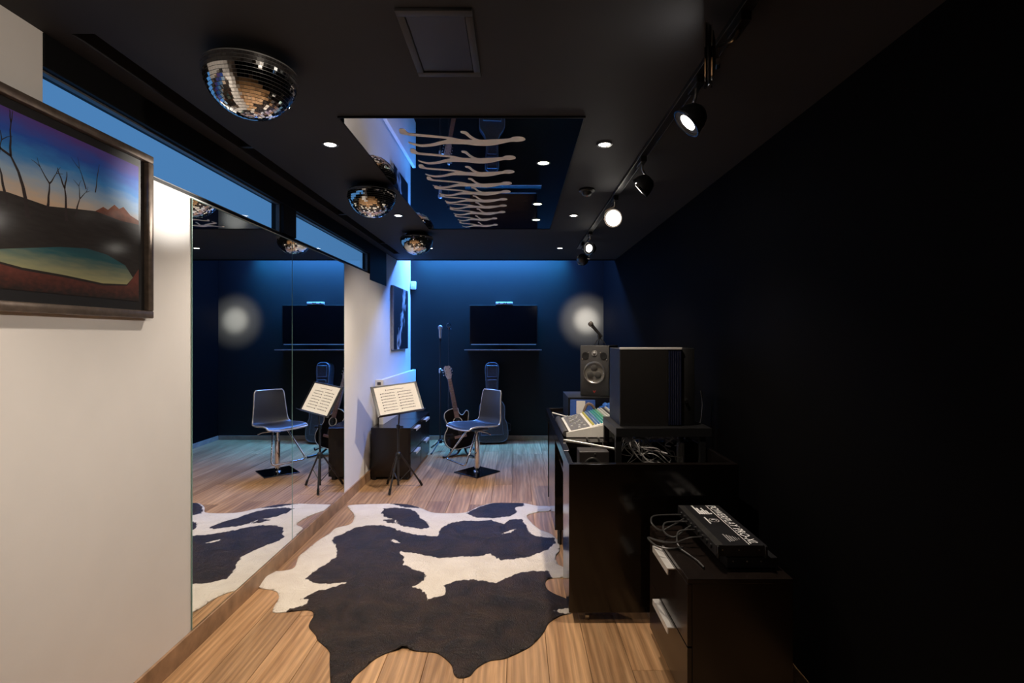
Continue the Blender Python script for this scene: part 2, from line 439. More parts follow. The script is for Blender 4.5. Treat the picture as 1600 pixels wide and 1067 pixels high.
# recessed downlights
def downlight(x, y, label, power, in_panel=False, vis=True):
    t = thing('recessed_downlight', label, 'downlight', (x, y, ZC - (0.006 if in_panel else 0)), group='recessed downlights in the dark ceiling' if not in_panel else 'greenish lamps in the mirrored ceiling panel')
    MB().lathe([(0.028, -0.0005), (0.040, -0.0005), (0.039, -0.004), (0.030, -0.005), (0.028, -0.0005)], n=28, cap=False).build('trim_ring', M_BLACKM if not in_panel else M_STEEL, t, True)
    MB().lathe([(0.0, -0.0045), (0.024, -0.0035), (0.029, -0.001), (0.0, -0.001)], n=24).build('lamp', M_LAMPG if in_panel else M_LAMP, t, True)
    add_spot((x, y, ZC - 0.022), (0, 0, -1), power, 112, 1.0, WARM, 0.03)
downlight(-0.926, 2.545, 'recessed ceiling downlight between the first mirror ball and the middle one', P_DOWN)
downlight(0.437, 2.545, 'recessed ceiling downlight between the mirrored panel and the thin-lensed track spotlight', P_DOWN)
downlight(-0.93, 4.03, 'recessed ceiling downlight between the middle mirror ball and the one by the back wall', P_DOWN)
downlight(0.45, 4.03, 'recessed ceiling downlight just past the smoke detector, beside the glaring round spotlight', P_DOWN)
downlight(-0.93, 5.50, 'recessed downlight past the last mirror ball, by the blue-lit white wall', P_DOWN_FAR)
downlight(0.467, 5.50, 'recessed downlight beside the last spotlight of the track', P_DOWN_FAR)
add_spot((-0.926, 1.05, ZC - 0.022), (0, 0, -1), P_DOWN, 112, 1.0, WARM, 0.03)   # the row goes on above the camera
add_spot((0.45, 4.03, ZC - 0.024), (-1.94, 1.1, -1.55), 110, 62, 0.7, WARM, 0.02)   # this lamp is turned to the music stand and the wall

# mirrored ceiling panel with white figures
PX0, PX1, PY0, PY1 = -0.77, 0.293, 2.225, 4.51
cp = thing('ceiling_panel', 'large dark mirror panel on the ceiling printed with a row of white walking figures', 'ceiling panel', ((PX0 + PX1) / 2, (PY0 + PY1) / 2, ZC))
hx, hy = (PX1 - PX0) / 2, (PY1 - PY0) / 2
MB().box(-hx, -hy, -0.006, hx, hy, -0.0005).build('mirror_glass', M_DGLASS, cp)
b = MB()
for (x0, y0, x1, y1) in ((-hx - .006, -hy - .006, hx + .006, -hy), (-hx - .006, hy, hx + .006, hy + .006), (-hx - .006, -hy, -hx, hy), (hx, -hy, hx + .006, hy)):
    b.box(x0, y0, -0.009, x1, y1, -0.0005)
b.build('edge_trim', M_BLACKF, cp)
# outline of a striding figure, feet at u=0, head at u=1, v across
FIG = [(0.985, 0.02), (1.0, -0.005), (0.985, -0.035), (0.95, -0.05), (0.90, -0.045), (0.865, -0.02), (0.80, -0.01), (0.72, -0.005), (0.62, 0.0),
       (0.56, -0.06), (0.53, -0.125), (0.485, -0.135), (0.482, -0.105), (0.51, -0.085), (0.545, -0.02), (0.56, 0.0),
       (0.47, -0.005), (0.40, -0.035), (0.28, -0.065), (0.12, -0.095), (0.06, -0.11), (0.045, -0.165), (0.015, -0.17), (0.0, -0.15), (0.0, -0.09), (0.10, -0.055), (0.26, -0.03), (0.355, -0.005),
       (0.28, 0.03), (0.21, 0.065), (0.12, 0.08), (0.06, 0.06), (0.025, 0.035), (0.022, 0.065), (0.07, 0.105), (0.12, 0.125), (0.22, 0.11), (0.32, 0.075), (0.42, 0.075), (0.50, 0.08), (0.58, 0.10), (0.68, 0.105), (0.76, 0.085), (0.84, 0.05), (0.89, 0.035), (0.94, 0.035)]
figs = [(216, 632, 821), (245, 648, 806), (267, 660, 804), (285, 672, 800), (298, 683, 798), (310, 692, 793), (320, 700, 792), (330, 706, 790), (340, 713, 777), (350, 720, 778)]
rf = random.Random(3)
for i, (py, xa, xb) in enumerate(figs):
    a = F(xa, py, ZC); c = F(xb, py, ZC)
    L = c.x - a.x; sv = 0.80 * rf.uniform(0.92, 1.06)
    pts = [Vector((a.x + u * L - cp.location.x, a.y + v * sv - cp.location.y, 0)) for u, v in FIG]
    pts = smoothline(pts, 3, True)
    fb = MB(); vs = [fb.bm.verts.new((p.x, p.y, -0.0068 - 0.00012 * i)) for p in pts]
    fb.bm.faces.new(vs)
    bmesh.ops.triangulate(fb.bm, faces=fb.bm.faces[:])
    for f in fb.bm.faces:
        if f.normal.z > 0: f.normal_flip()
    o = fb.build('figure_print', M_FIG, cp)
for (xx, yy, lb) in ((0.147, 2.80, 'bright greenish lamp in the mirrored ceiling panel beside the head of the second figure'), (0.15, 3.66, 'greenish lamp in the mirrored ceiling panel, middle of three'), (0.16, 4.15, 'greenish lamp in the mirrored ceiling panel beside the heads of the last figures')):
    t = thing('panel_lamp', lb, 'lamp', (xx, yy, ZC - 0.006), group='greenish lamps in the mirrored ceiling panel')
    MB().lathe([(0.030, -0.0004), (0.040, -0.0004), (0.039, -0.003), (0.032, -0.004), (0.030, -0.0004)], n=24, cap=False).build('trim_ring', M_BLACKM, t, True)
    MB().lathe([(0.0, -0.004), (0.024, -0.003), (0.031, -0.001), (0.0, -0.001)], n=20).build('lamp', M_LAMPG, t, True)

# access hatch near the camera
ah = thing('access_hatch', 'dark square hatch with raised frame in the ceiling in front of the mirrored panel', 'hatch', (-0.243, 1.68, ZC))
b = MB()
for (x0, y0, x1, y1) in ((-.113, -.19, .113, -.16), (-.113, .16, .113, .19), (-.113, -.16, -.09, .16), (.09, -.16, .113, .16)): b.box(x0, y0, -0.010, x1, y1, -0.0005, 0.002)
b.build('frame', mat('hatch_frame_dark', (0.030, 0.029, 0.031), 0.5, var=0.1), ah)
MB().box(-.088, -.158, -0.005, .088, .158, -0.0005, 0.001).build('panel', mat('hatch_panel_dark', (0.008, 0.009, 0.012), 0.35, var=0.1), ah)
# smoke detector
t = thing('smoke_detector', 'small dark round smoke detector on the ceiling between mirrored panel and track', 'smoke detector', (0.457, 3.32, ZC))
MB().lathe([(0.05, -0.0005), (0.052, -0.012), (0.045, -0.02), (0.0, -0.02)], n=28, cap=True).build('base', M_BLACKPL, t, True)
MB().lathe([(0.032, -0.02), (0.030, -0.034), (0.022, -0.042), (0.0, -0.043)], n=24).build('sensor_cap', M_BLACKPL, t, True)
MB().lathe([(0.0, -0.046), (0.004, -0.045), (0.005, -0.0415), (0.0, -0.0415)], n=10).build('indicator', M_RED, t)

# lighting track and its spotlights
TX = 0.66; TZ = ZC - 0.02
t = thing('lighting_track', 'long black ceiling track carrying the spotlights along the black wall', 'lighting track', (TX, 3.0, ZC))
b = MB(); b.box(-0.018, -2.7, -0.020, 0.018, 2.45, -0.0005, 0.002); b.build('rail', M_BLACKM, t)
b = MB()
for sx in (-0.0185, 0.0175): b.box(sx, -2.7, -0.021, sx + 0.001, 2.45, -0.018)
b.build('rail_lip', M_STEEL, t)
def spotlight(y, c, d, label, big=False, lr=0.033, lit=True, power=40, size=40, blend=0.5, beam=True, color=COOLW):
    c = Vector(c); d = Vector(d).normalized()
    t = thing('track_spotlight', label, 'spotlight', (TX, y, TZ - 0.001), group='spotlights on the ceiling track')
    o = Vector(t.location); cl = c - o
    MB().box(-0.016, -0.05, -0.028, 0.016, 0.05, 0.0, 0.003).build('track_adapter', M_BLACKPL, t)
    side = d.cross(Vector((0, 0, 1))); side = side.normalized() if side.length > 1e-3 else Vector((1, 0, 0))
    back = cl - d * 0.035
    pts = fillet([Vector((0, 0, -0.028)), Vector((back.x * 0.25, back.y * 0.25, -0.06)), back + side * 0.066 + Vector((0, 0, 0.055)), back + side * 0.066], 0.02)
    MB().tube(pts, 0.0055, 8).build('arm', M_STEEL, t, True)
    jb = MB(); jb.cyl(back + side * 0.045, back + side * 0.074, 0.010, n=12); jb.build('joint', M_CHROME, t, True)
    M = Matrix.Translation(cl) @ d.to_track_quat('Z', 'Y').to_matrix().to_4x4()
    if big:
        M = M @ Matrix.Diagonal((1.5, 1.5, 0.40, 1))
        MB().lathe([(0.0545, -0.050), (0.0595, -0.049), (0.0595, -0.040), (0.0555, -0.040), (0.0545, -0.050)], M, 32, cap=False).build('rear_rim', M_CHROME, t, True)
    MB().lathe([(0.0, -0.075), (0.022, -0.073), (0.040, -0.060), (0.052, -0.036), (0.057, -0.012), (0.058, 0.0), (0.053, 0.001), (0.048, -0.008), (0.0, -0.012)], M, 32).build('housing', M_BLACKM, t, True)
    MB().lathe([(0.0565, -0.004), (0.0605, -0.003), (0.0605, 0.004), (0.0555, 0.004), (0.0565, -0.004)], M, 32, cap=False).build('rim', M_CHROME, t, True)
    MB().lathe([(lr, -0.0045), (0.054, -0.003), (0.054, -0.0065), (lr, -0.0065)], M, 28).build('reflector', M_GREY, t, True)
    MB().lathe([(0.0, -0.0035), (lr, -0.003), (lr, -0.0065), (0.0, -0.0065)], M, 28).build('lens', M_LAMP if lit else M_GREY, t, True)
    if beam: add_spot(c + d * 0.02, d, power, size, blend, color, 0.045)
    return t
def aim(c, p): return Vector(p) - Vector(c)
c1 = (0.56, 1.52, 2.275); spotlight(1.52, c1, (-0.93, 0.342, 0.0), 'wide flat track spotlight seen edge-on, at the ceiling hatch end', big=True, beam=False)
c2 = (0.625, 1.88, 2.225); spotlight(1.88, c2, (-0.72, 0.10, -0.70), 'lit track spotlight tilted down toward the picture, next to the wide flat one', power=30, size=70, blend=0.9)
c3 = (0.65, 2.70, 2.225); spotlight(2.70, c3, (-0.70, 0.28, -0.62), 'track spotlight showing only a thin bright edge of its lens', power=22, size=60, blend=0.9)
c4 = (0.65, 3.44, 2.24); spotlight(3.44, c4, (-0.42, -0.86, -0.28), 'glaring white round track spotlight shining full face', lr=0.053, power=8, size=70, blend=0.9)
c5 = (0.65, 4.60, 2.24); spotlight(4.60, c5, aim(c5, (-1.49, 2.19, 2.03)), 'small bright track spotlight, between the glaring round one and the last', power=900, size=8.0, blend=0.9)
c6 = (0.66, 5.12, 2.215); spotlight(5.12, c6, aim(c6, (0.97, 7.2, 1.68)), 'round black track spotlight seen from behind, aimed at the back wall', power=650, size=22, blend=1.0, color=(1.0, 0.84, 0.66))
add_spot(Vector(c6) + aim(c6, (0.985, 7.2, 1.68)).normalized() * 0.02, aim(c6, (0.985, 7.2, 1.68)), 2600, 11.5, 1.0, (1.0, 0.84, 0.66), 0.045)   # the bright core of the same beam
add_spot((0.62, 0.35, 2.24), aim((0.62, 0.35, 2.24), (-1.49, 1.45, 1.85)), 62, 68, 1.0, WARM, 0.05)  # extra unseen beam, added to brighten the white wall and the framed picture

# ---------------------------------------------------------------- pictures on the left wall
def lin(r, g, b): return tuple(((c / 255) / 12.92 if c / 255 <= 0.04045 else ((c / 255 + 0.055) / 1.055) ** 2.4) for c in (r, g, b))
def print_mat(name, stops, coord='Z', lo=0, hi=1, noise=0.05, stretch=(1, 1, 1), scale=6, coat=0.35, coat_rough=0.10):
    m = bpy.data.materials.new(name); m.use_nodes = True
    nt = m.node_tree; b = nt.nodes['Principled BSDF']
    tc = nd(nt, 'ShaderNodeTexCoord'); sp = nd(nt, 'ShaderNodeSeparateXYZ'); nt.links.new(tc.outputs['Object'], sp.inputs[0])
    mp = nd(nt, 'ShaderNodeMapping'); mp.inputs['Scale'].default_value = stretch; nt.links.new(tc.outputs['Object'], mp.inputs[0])
    n = nd(nt, 'ShaderNodeTexNoise'); n.inputs['Scale'].default_value = scale; n.inputs['Detail'].default_value = 5; nt.links.new(mp.outputs[0], n.inputs['Vector'])
    mr = nd(nt, 'ShaderNodeMapRange'); mr.inputs['From Min'].default_value = lo; mr.inputs['From Max'].default_value = hi
    nt.links.new(sp.outputs[coord], mr.inputs['Value'])
    ma = nd(nt, 'ShaderNodeMath', operation='MULTIPLY_ADD'); ma.inputs[1].default_value = noise * 2; 
    sb = nd(nt, 'ShaderNodeMath', operation='SUBTRACT'); sb.inputs[1].default_value = noise
    nt.links.new(n.outputs['Fac'], ma.inputs[0]); nt.links.new(mr.outputs[0], ma.inputs[2]); nt.links.new(ma.outputs[0], sb.inputs[0])
    r = nd(nt, 'ShaderNodeValToRGB'); el = r.color_ramp.elements
    while len(el) > 1: el.remove(el[-1])
    for i, (p, c) in enumerate(stops):
        e = el[0] if i == 0 else el.new(p)
        e.position = p; e.color = tuple(c) + (1,)
    nt.links.new(sb.outputs[0], r.inputs['Fac']); nt.links.new(r.outputs[0], b.inputs['Base Color'])
    b.inputs['Roughness'].default_value = 0.6
    b.inputs['Coat Weight'].default_value = coat; b.inputs['Coat Roughness'].default_value = coat_rough
    return m
# big framed picture (a plain dusk landscape with bare trees in the photo's colours)
FY0, FY1, FZ0, FZ1 = 1.08, 2.06, 1.515, 2.165
bp = thing('framed_picture', 'large framed dusk landscape print with bare trees on the near white wall', 'picture', (XL, (FY0 + FY1) / 2, FZ0))
w = (FY1 - FY0) / 2; hh = FZ1 - FZ0; fw = 0.030; D = 0.032
b = MB()
b.box(0.001, -w, 0, D, w, fw, 0.004); b.box(0.001, -w, hh - fw, D, w, hh, 0.004)
b.box(0.001, -w, fw, D, -w + fw, hh - fw, 0.004); b.box(0.001, w - fw, fw, D, w, hh - fw, 0.004)
b.build('frame', M_FRAMEW, bp)
MB().box(0.002, -w + fw, fw, 0.014, w - fw, hh - fw).build('mount', M_MATB, bp)
iw = w - fw - 0.032; iz0 = fw + 0.035; iz1 = hh - fw - 0.030; ih = iz1 - iz0
sky_m = print_mat('picture_sky', [(0.0, lin(240, 190, 140)), (0.22, lin(240, 215, 190)), (0.42, lin(175, 205, 235)), (0.62, lin(60, 150, 235)), (0.80, lin(45, 95, 205)), (1.0, lin(100, 70, 160))], 'Z', iz0 + ih * 0.42, iz1, 0.10, (1, 2, 7), 5)
land_m = print_mat('picture_land', [(0.0, lin(30, 24, 20)), (0.5, lin(52, 46, 44)), (1.0, lin(70, 66, 68))], 'Z', iz0, iz1, 0.4, (1, 2.5, 16), 6)
lake_m = print_mat('picture_lake', [(0.0, lin(170, 165, 120)), (0.5, lin(40, 95, 105)), (1.0, lin(30, 60, 75))], 'Z', iz0 + ih * .1, iz0 + ih * .42, 0.15, (1, 2, 12), 6)
hill_m = print_mat('picture_hill', [(0.0, lin(70, 40, 35)), (1.0, lin(190, 110, 75))], 'Z', iz0 + ih * .5, iz0 + ih * .72, 0.35, (1, 4, 6), 10)
tree_m = print_mat('picture_trees', [(0.0, lin(30, 24, 24)), (1.0, lin(74, 60, 62))], 'Y', -iw, iw, 0.3, (1, 9, 3), 9)
shore_m = print_mat('picture_shore', [(0.0, lin(28, 18, 15)), (1.0, lin(110, 55, 45))], 'Z', iz0, iz0 + ih * .16, 0.45, (1, 5, 8), 9)
b = MB()
def flat(poly, layer, mi):
    vs = [b.bm.verts.new((0.0150 + 0.0002 * layer, -iw + u * 2 * iw, iz0 + v * ih)) for u, v in poly]
    f = b.bm.faces.new(vs); f.material_index = mi
flat([(0, 0), (1, 0), (1, 1), (0, 1)], 0, 0)
flat([(0, .50), (.12, .525), (.25, .51), (.40, .535), (.55, .52), (.68, .555), (.80, .585), (.90, .60), (1, .60), (1, 0), (0, 0)], 1, 1)
flat([(.76, .575), (.80, .62), (.825, .61), (.86, .66), (.885, .64), (.91, .665), (.95, .62), (1, .60), (1, .57), (.9, .56)], 2, 3)
flat([(.30, .16), (.45, .13), (.62, .12), (.80, .10), (.93, .115), (.965, .17), (.92, .25), (.82, .30), (.72, .315), (.60, .29), (.48, .25), (.36, .21)], 2, 2)
flat([(0, 0), (1, 0), (1, .24), (.965, .17), (.93, .105), (.80, .085), (.62, .105), (.45, .115), (.3, .15), (.15, .12), (0, .14)], 3, 5)
def branch(u, v, ang, L, wd, depth, rg):
    n = 4; pu, pv = u, v; seg = []
    for i in range(n):
        ang += rg.uniform(-.22, .22)
        nu, nv = pu + math.cos(ang) * L / n * (ih / (2 * iw)), pv + math.sin(ang) * L / n
        seg.append((pu, pv, nu, nv, wd * (1 - .16 * i), wd * (1 - .16 * (i + 1)))); pu, pv = nu, nv
    for (a, c, d, e, w0, w1) in seg:
        dx, dy = (d - a) * 2 * iw, (e - c) * ih; l = math.hypot(dx, dy) or 1; nx, ny = -dy / l, dx / l
        def cl(v_): return min(max(v_, 0.0), 0.995)
        flat([(cl(a + nx * w0 / (2 * iw)), cl(c + ny * w0 / ih)), (cl(a - nx * w0 / (2 * iw)), cl(c - ny * w0 / ih)), (cl(d - nx * w1 / (2 * iw)), cl(e - ny * w1 / ih)), (cl(d + nx * w1 / (2 * iw)), cl(e + ny * w1 / ih))], 4, 4)
    if depth > 0:
        branch(pu, pv, ang + rg.uniform(.25, .6), L * .62, wd * .52, depth - 1, rg)
        branch(pu, pv, ang - rg.uniform(.25, .6), L * .55, wd * .5, depth - 1, rg)
rg = random.Random(5)
for (u, v, a, L, wd, dp) in ((.47, .42, 1.62, .34, .0075, 2), (.40, .45, 1.75, .24, .0055, 2), (.545, .5, 1.5, .16, .005, 2), (.625, .46, 1.7, .2, .006, 1), (.665, .5, 1.25, .13, .004, 2), (.76, .7, 1.45, .2, .0022, 0), (.715, .7, 1.8, .13, .002, 1), (.2, .45, 1.5, .4, .008, 2), (.3, .48, 1.6, .2, .005, 1)):
    branch(u, v, a, L, wd, dp, rg)
b.build('picture_print', [sky_m, land_m, lake_m, hill_m, tree_m, shore_m], bp)

# small dark canvas at the far end
cv = thing('canvas_picture', 'small dark unframed canvas with pale smoke on the blue-lit far end of the white wall', 'picture', (XL, 6.465, 1.29))
MB().box(0.002, -0.405, 0, 0.036, 0.405, 0.77, 0.003).build('canvas', mat('canvas_edge', (0.30, 0.31, 0.35), 0.6, var=0.1), cv)
m = bpy.data.materials.new('smoke_print'); m.use_nodes = True; nt = m.node_tree; bs = nt.nodes['Principled BSDF']
tc = nd(nt, 'ShaderNodeTexCoord'); n = nd(nt, 'ShaderNodeTexNoise'); n.inputs['Scale'].default_value = 5.0; n.inputs['Detail'].default_value = 6; n.inputs['Distortion'].default_value = 1.2
nt.links.new(tc.outputs['Object'], n.inputs['Vector'])
sp = nd(nt, 'ShaderNodeSeparateXYZ'); nt.links.new(tc.outputs['Object'], sp.inputs[0])
# a diagonal wisp: distance from a slanting line
l1 = nd(nt, 'ShaderNodeMath', operation='MULTIPLY_ADD'); l1.inputs[1].default_value = -0.5; l1.inputs[2].default_value = 0.15
nt.links.new(sp.outputs['Z'], l1.inputs[0])
l2 = nd(nt, 'ShaderNodeMath', operation='ADD'); nt.links.new(sp.outputs['Y'], l2.inputs[0]); nt.links.new(l1.outputs[0], l2.inputs[1])
l3 = nd(nt, 'ShaderNodeMath', operation='ABSOLUTE'); nt.links.new(l2.outputs[0], l3.inputs[0])
l4 = nd(nt, 'ShaderNodeMath', operation='MULTIPLY_ADD'); l4.inputs[1].default_value = -1.5; nt.links.new(l3.outputs[0], l4.inputs[0]); nt.links.new(n.outputs['Fac'], l4.inputs[2])
rr = nd(nt, 'ShaderNodeValToRGB'); rr.color_ramp.elements[0].position = 0.36; rr.color_ramp.elements[0].color = (0.006, 0.008, 0.012, 1); rr.color_ramp.elements[1].position = 0.54; rr.color_ramp.elements[1].color = (0.55, 0.6, 0.62, 1)
nt.links.new(l4.outputs[0], rr.inputs[0]); nt.links.new(rr.outputs[0], bs.inputs['Base Color']); bs.inputs['Roughness'].default_value = 0.5
MB().quad([(0.0365, -0.40, 0.004), (0.0365, 0.40, 0.004), (0.0365, 0.40, 0.766), (0.0365, -0.40, 0.766)]).build('smoke_print', m, cv)
# white motion sensor in the corner
t = thing('motion_sensor', 'small white motion sensor high in the corner above the radiator', 'sensor', (-1.445, YB, 2.11))
MB().box(-0.038, -0.05, 0, 0.038, -0.001, 0.115, 0.012).build('housing', M_WHITEPL, t, True)
MB().lathe([(0.0, 0.0), (0.018, 0.0), (0.015, 0.006), (0.0, 0.008)], Matrix.Translation((0, -0.05, 0.05)) @ Matrix.Rotation(PI / 2, 4, 'X'), 16).build('lens', M_PAPER, t, True)

# ---------------------------------------------------------------- radiator with its control
t = thing('wall_radiator', 'white flat panel radiator on the white wall behind the music stand', 'radiator', (XL, 6.22, 0.36))
MB().box(0.045, -0.84, 0, 0.09, 0.90, 0.635, 0.006).build('panel', M_WHITE, t, True)
b = MB()
for yy in (-0.6, 0.6): b.box(0.001, yy - 0.03, 0.08, 0.046, yy + 0.03, 0.55, 0.002)
b.build('wall_bracket', M_WHITEPL, t)
c_ = MB().box(0.020, -0.905, 0.525, 0.105, -0.842, 0.640, 0.006).build('control_box', M_CREAM, t, True)
MB().box(0.045, -0.9075, 0.585, 0.082, -0.9045, 0.615, 0.002).build('display', M_GREY, c_)

# ---------------------------------------------------------------- drawer units
def drawer_unit(x0, y0, label, handles_left):
    W, L, Hh = 0.40, 0.55, 0.525
    t = thing('drawer_unit', label, 'drawer unit', (x0 + W / 2, y0 + L / 2, 0.0), (0, 0, 0 if handles_left else PI), 'black drawer units')
    b = MB()
    b.box(-W / 2 + 0.018, -L / 2, 0.03, W / 2, L / 2, Hh - 0.018, 0.0015); b.build('carcass', M_DBROWN, t)
    MB().box(-W / 2, -L / 2 - 0.001, Hh - 0.018, W / 2, L / 2 + 0.001, Hh, 0.002).build('top', M_DBROWN, t)
    b = MB()
    for sx in (-W / 2 + 0.05, W / 2 - 0.03):
        for sy in (-1, 1): b.box(sx - 0.02, sy * (L / 2 - 0.022) - 0.018, 0.0, sx + 0.02, sy * (L / 2 - 0.022) + 0.018, 0.03)
    b.build('feet', M_BLACKPL, t)
    for z0, z1 in ((0.032, 0.262), (0.267, Hh - 0.021)):
        d = MB().box(-W / 2 - 0.001, -L / 2 + 0.002, z0, -W / 2 + 0.017, L / 2 - 0.002, z1, 0.0015).build('drawer', M_DBROWN, t)
        hb = MB(); zc = z1 - 0.012
        x_ = -W / 2
        hb.prism([(x_ - 0.001, zc), (x_ - 0.030, zc), (x_ - 0.030, zc - 0.026), (x_ - 0.026, zc - 0.026), (x_ - 0.026, zc - 0.004), (x_ - 0.001, zc - 0.004)], -0.115, 0.115)
        hb.build('handle', mat('satin_aluminium', (0.80, 0.78, 0.75), 0.35, 0.4, var=0.04), d)
    return t
drawer_unit(0.649, 1.94, 'glossy blackbrown drawer unit under the rack amplifier', True)
drawer_unit(-1.47, 5.17, 'blackbrown drawer unit standing directly behind the music stand', False)
drawer_unit(-1.47, 5.735, 'blackbrown drawer unit in shadow behind the first one, toward the far wall', False)

# ---------------------------------------------------------------- studio desk
dk = thing('studio_desk', 'long glossy black studio desk along the black wall carrying the mixer', 'desk', (0.70, 3.6, 0))
ox, oy = 0.70, 3.6
def dbox(name, x0, y0, z0, x1, y1, z1, m=M_LACQ, bev=0.002):
    return MB().box(x0 - ox, y0 - oy, z0, x1 - ox, y1 - oy, z1, bev).build(name, m, dk)
dbox('end_panel', 0.2645, 2.58, 0.052, 1.12, 2.62, 0.80)
dbox('side_panel', 0.2645, 2.62, 0.052, 0.290, 2.90, 0.80)
dbox('rail', 0.2645, 2.90, 0.735, 0.300, 4.62, 0.80)
dbox('pedestal', 0.2645, 3.53, 0.11, 0.62, 4.15, 0.735)
dbox('far_panel', 0.285, 4.62, 0.0, 1.12, 4.66, 0.80)
dbox('lower_shelf', 0.290, 2.62, 0.60, 1.10, 3.53, 0.63)
dbox('back_panel', 1.10, 2.62, 0.052, 1.12, 4.62, 0.80)
dbox('worktop', 0.300, 3.25, 0.735, 1.10, 4.62, 0.775)
dbox('riser_shelf', 0.57, 2.93, 0.87, 1.12, 3.37, 0.92, M_BLACKPL)
for (xx, yy, z0) in ((0.587, 2.955, 0.63), (1.07, 2.955, 0.63), (0.587, 3.345, 0.775), (1.07, 3.345, 0.775)):
    dbox('riser_leg', xx - 0.017, yy - 0.017, z0, xx + 0.017, yy + 0.017, 0.87, M_BLACKPL)
dbox('speaker_plinth', 0.42, 4.16, 0.775, 0.95, 4.615, 0.952, M_BLACKPL)
for (xx, yy) in ((0.36, 2.625), (1.02, 2.625)):
    b = MB(); b.box(xx - ox - 0.014, yy - oy - 0.012, 0.030, xx - ox + 0.014, yy - oy + 0.012, 0.052, 0.002)
    b.cyl((xx - ox - 0.010, yy - oy, 0.020), (xx - ox + 0.010, yy - oy, 0.020), 0.020, n=20)
    b.build('castor', M_STEEL, dk, True)
for (xx, yy) in ((0.30, 3.57), (0.58, 3.57), (0.30, 4.11), (0.58, 4.11)):
    b = MB(); b.cyl((xx - ox, yy - oy, 0), (xx - ox, yy - oy, 0.11), 0.015); b.build('foot', M_BLACKM, dk, True)

# mixer on the worktop, sloping up to the right
mx = thing('mixing_desk', 'white audio mixer with rows of coloured knobs on the studio desk', 'mixer', (0.33, 3.70, 0.776))
ML, MW = 0.395, 0.60
sl = math.atan2(0.085, 0.38); MM = Matrix.Rotation(-sl, 4, 'Y')
b = MB(); prof = [(0, 0.002), (0.39, 0.002), (0.39, 0.105), (0.375, 0.118), (0.02, 0.036), (0.0, 0.022)]
b.prism(prof, -MW / 2, MW / 2); b.build('body', M_CREAM, mx)
b = MB(); 
b.lathe([(0.0, -MW / 2 - 0.008), (0.020, -MW / 2 - 0.008), (0.024, -MW / 2), (0.024, MW / 2), (0.020, MW / 2 + 0.008), (0, MW / 2 + 0.008)], Matrix.Translation((-0.002, 0, 0.026)) @ Matrix.Rotation(-PI / 2, 4, 'X'), 20)
b.build('front_armrest', M_GREY, mx, True)
b = MB(); b.prism([(0.0, 0.004), (0.395, 0.004), (0.395, 0.112), (0.0, 0.034)], -MW / 2 - 0.014, -MW / 2 - 0.0005); b.build('near_cheek', M_CREAM, mx)
def top(u): return 0.036 + (u - 0.02) * (0.118 - 0.036) / 0.355 + 0.0006
MT = lambda u, v: Matrix.Translation((u, v, top(u))) @ Matrix.Rotation(-math.atan2(0.082, 0.355), 4, 'Y')
MB().box(0.0, -MW / 2 + 0.02, 0, 0.13, MW / 2 - 0.02, 0.0012, M=MT(0.035, 0)).build('fader_plate', mat('mixer_grey_plate', (0.16, 0.155, 0.15), 0.5, var=0.1), mx)
knobc = [((0.62, 0.56, 0.12), 'yellow'), ((0.10, 0.20, 0.45), 'blue'), ((0.10, 0.24, 0.50), 'deep_blue'), ((0.05, 0.36, 0.38), 'teal'), ((0.05, 0.36, 0.34), 'sea_green'), ((0.12, 0.40, 0.25), 'green'), ((0.6, 0.6, 0.58), 'white'), ((0.6, 0.6, 0.58), 'white'), ((0.05, 0.05, 0.05), 'black'), ((0.6, 0.6, 0.58), 'white')]
NC = 16
fb = MB()
for j in range(NC):
    v = -MW / 2 + 0.04 + j * (MW - 0.08) / (NC - 1)
    u = 0.055 + random.uniform(0, 0.08)
    fb.box(-0.008, -0.005, 0.001, 0.008, 0.005, 0.011, 0.001, M=MT(u, v), seg=1)
o = fb.build('fader_caps', M_WHITEPL, mx)
for i, (cc, nm) in enumerate(knobc):
    u = 0.185 + i * 0.0195
    kb = MB()
    for j in range(NC):
        v = -MW / 2 + 0.04 + j * (MW - 0.08) / (NC - 1)
        kb.lathe([(0.0075, 0.0), (0.0065, 0.013), (0.005, 0.014), (0.0, 0.014)], MT(u, v), 10)
    kb.build('knob_row', mat('knob_' + nm, cc, 0.4, var=0.05), mx, True)
b = MB()
for yy in (-0.22, -0.1, 0.05): pass
b.box(0.02, -MW / 2 + 0.01, 0.0, 0.03, MW / 2 - 0.01, 0.001, M=MT(0.012, 0)); b.build('label_strip', M_PAPER, mx)
# small cables and plugs poking over the mixer's rear edge
def cable(name, pts, r, m, label, cat='cable', group=None, parent=None, k=6):
    o = MB().tube(smoothline(pts, k), r, 6).build(name, m, parent, True)
    if parent is None: tag(o, label, cat, group)
    return o
cable('brown_cable', [(0.52, 4.022, 0.780), (0.53, 4.022, 0.86), (0.56, 4.025, 0.915), (0.60, 4.025, 0.90), (0.625, 4.025, 0.84), (0.62, 4.022, 0.781)], 0.011, mat('brown_cable_jacket', (0.20, 0.14, 0.11), 0.5, var=0.3), 'thick brown cable looped up behind the mixer')
cable('red_cable', [(0.80, 3.86, 0.785), (0.79, 3.87, 0.87), (0.775, 3.88, 0.93), (0.80, 3.89, 0.95), (0.82, 3.90, 0.90), (0.83, 3.91, 0.785)], 0.006, M_RED, 'red cable arching at the rear corner of the mixer by the black cabinet')
cable('cream_cable', [(0.76, 3.72, 0.785), (0.77, 3.72, 0.88), (0.80, 3.73, 0.915), (0.83, 3.74, 0.86), (0.835, 3.74, 0.785)], 0.008, M_CREAM, 'cream cable bent beside the mixer next to the red one')
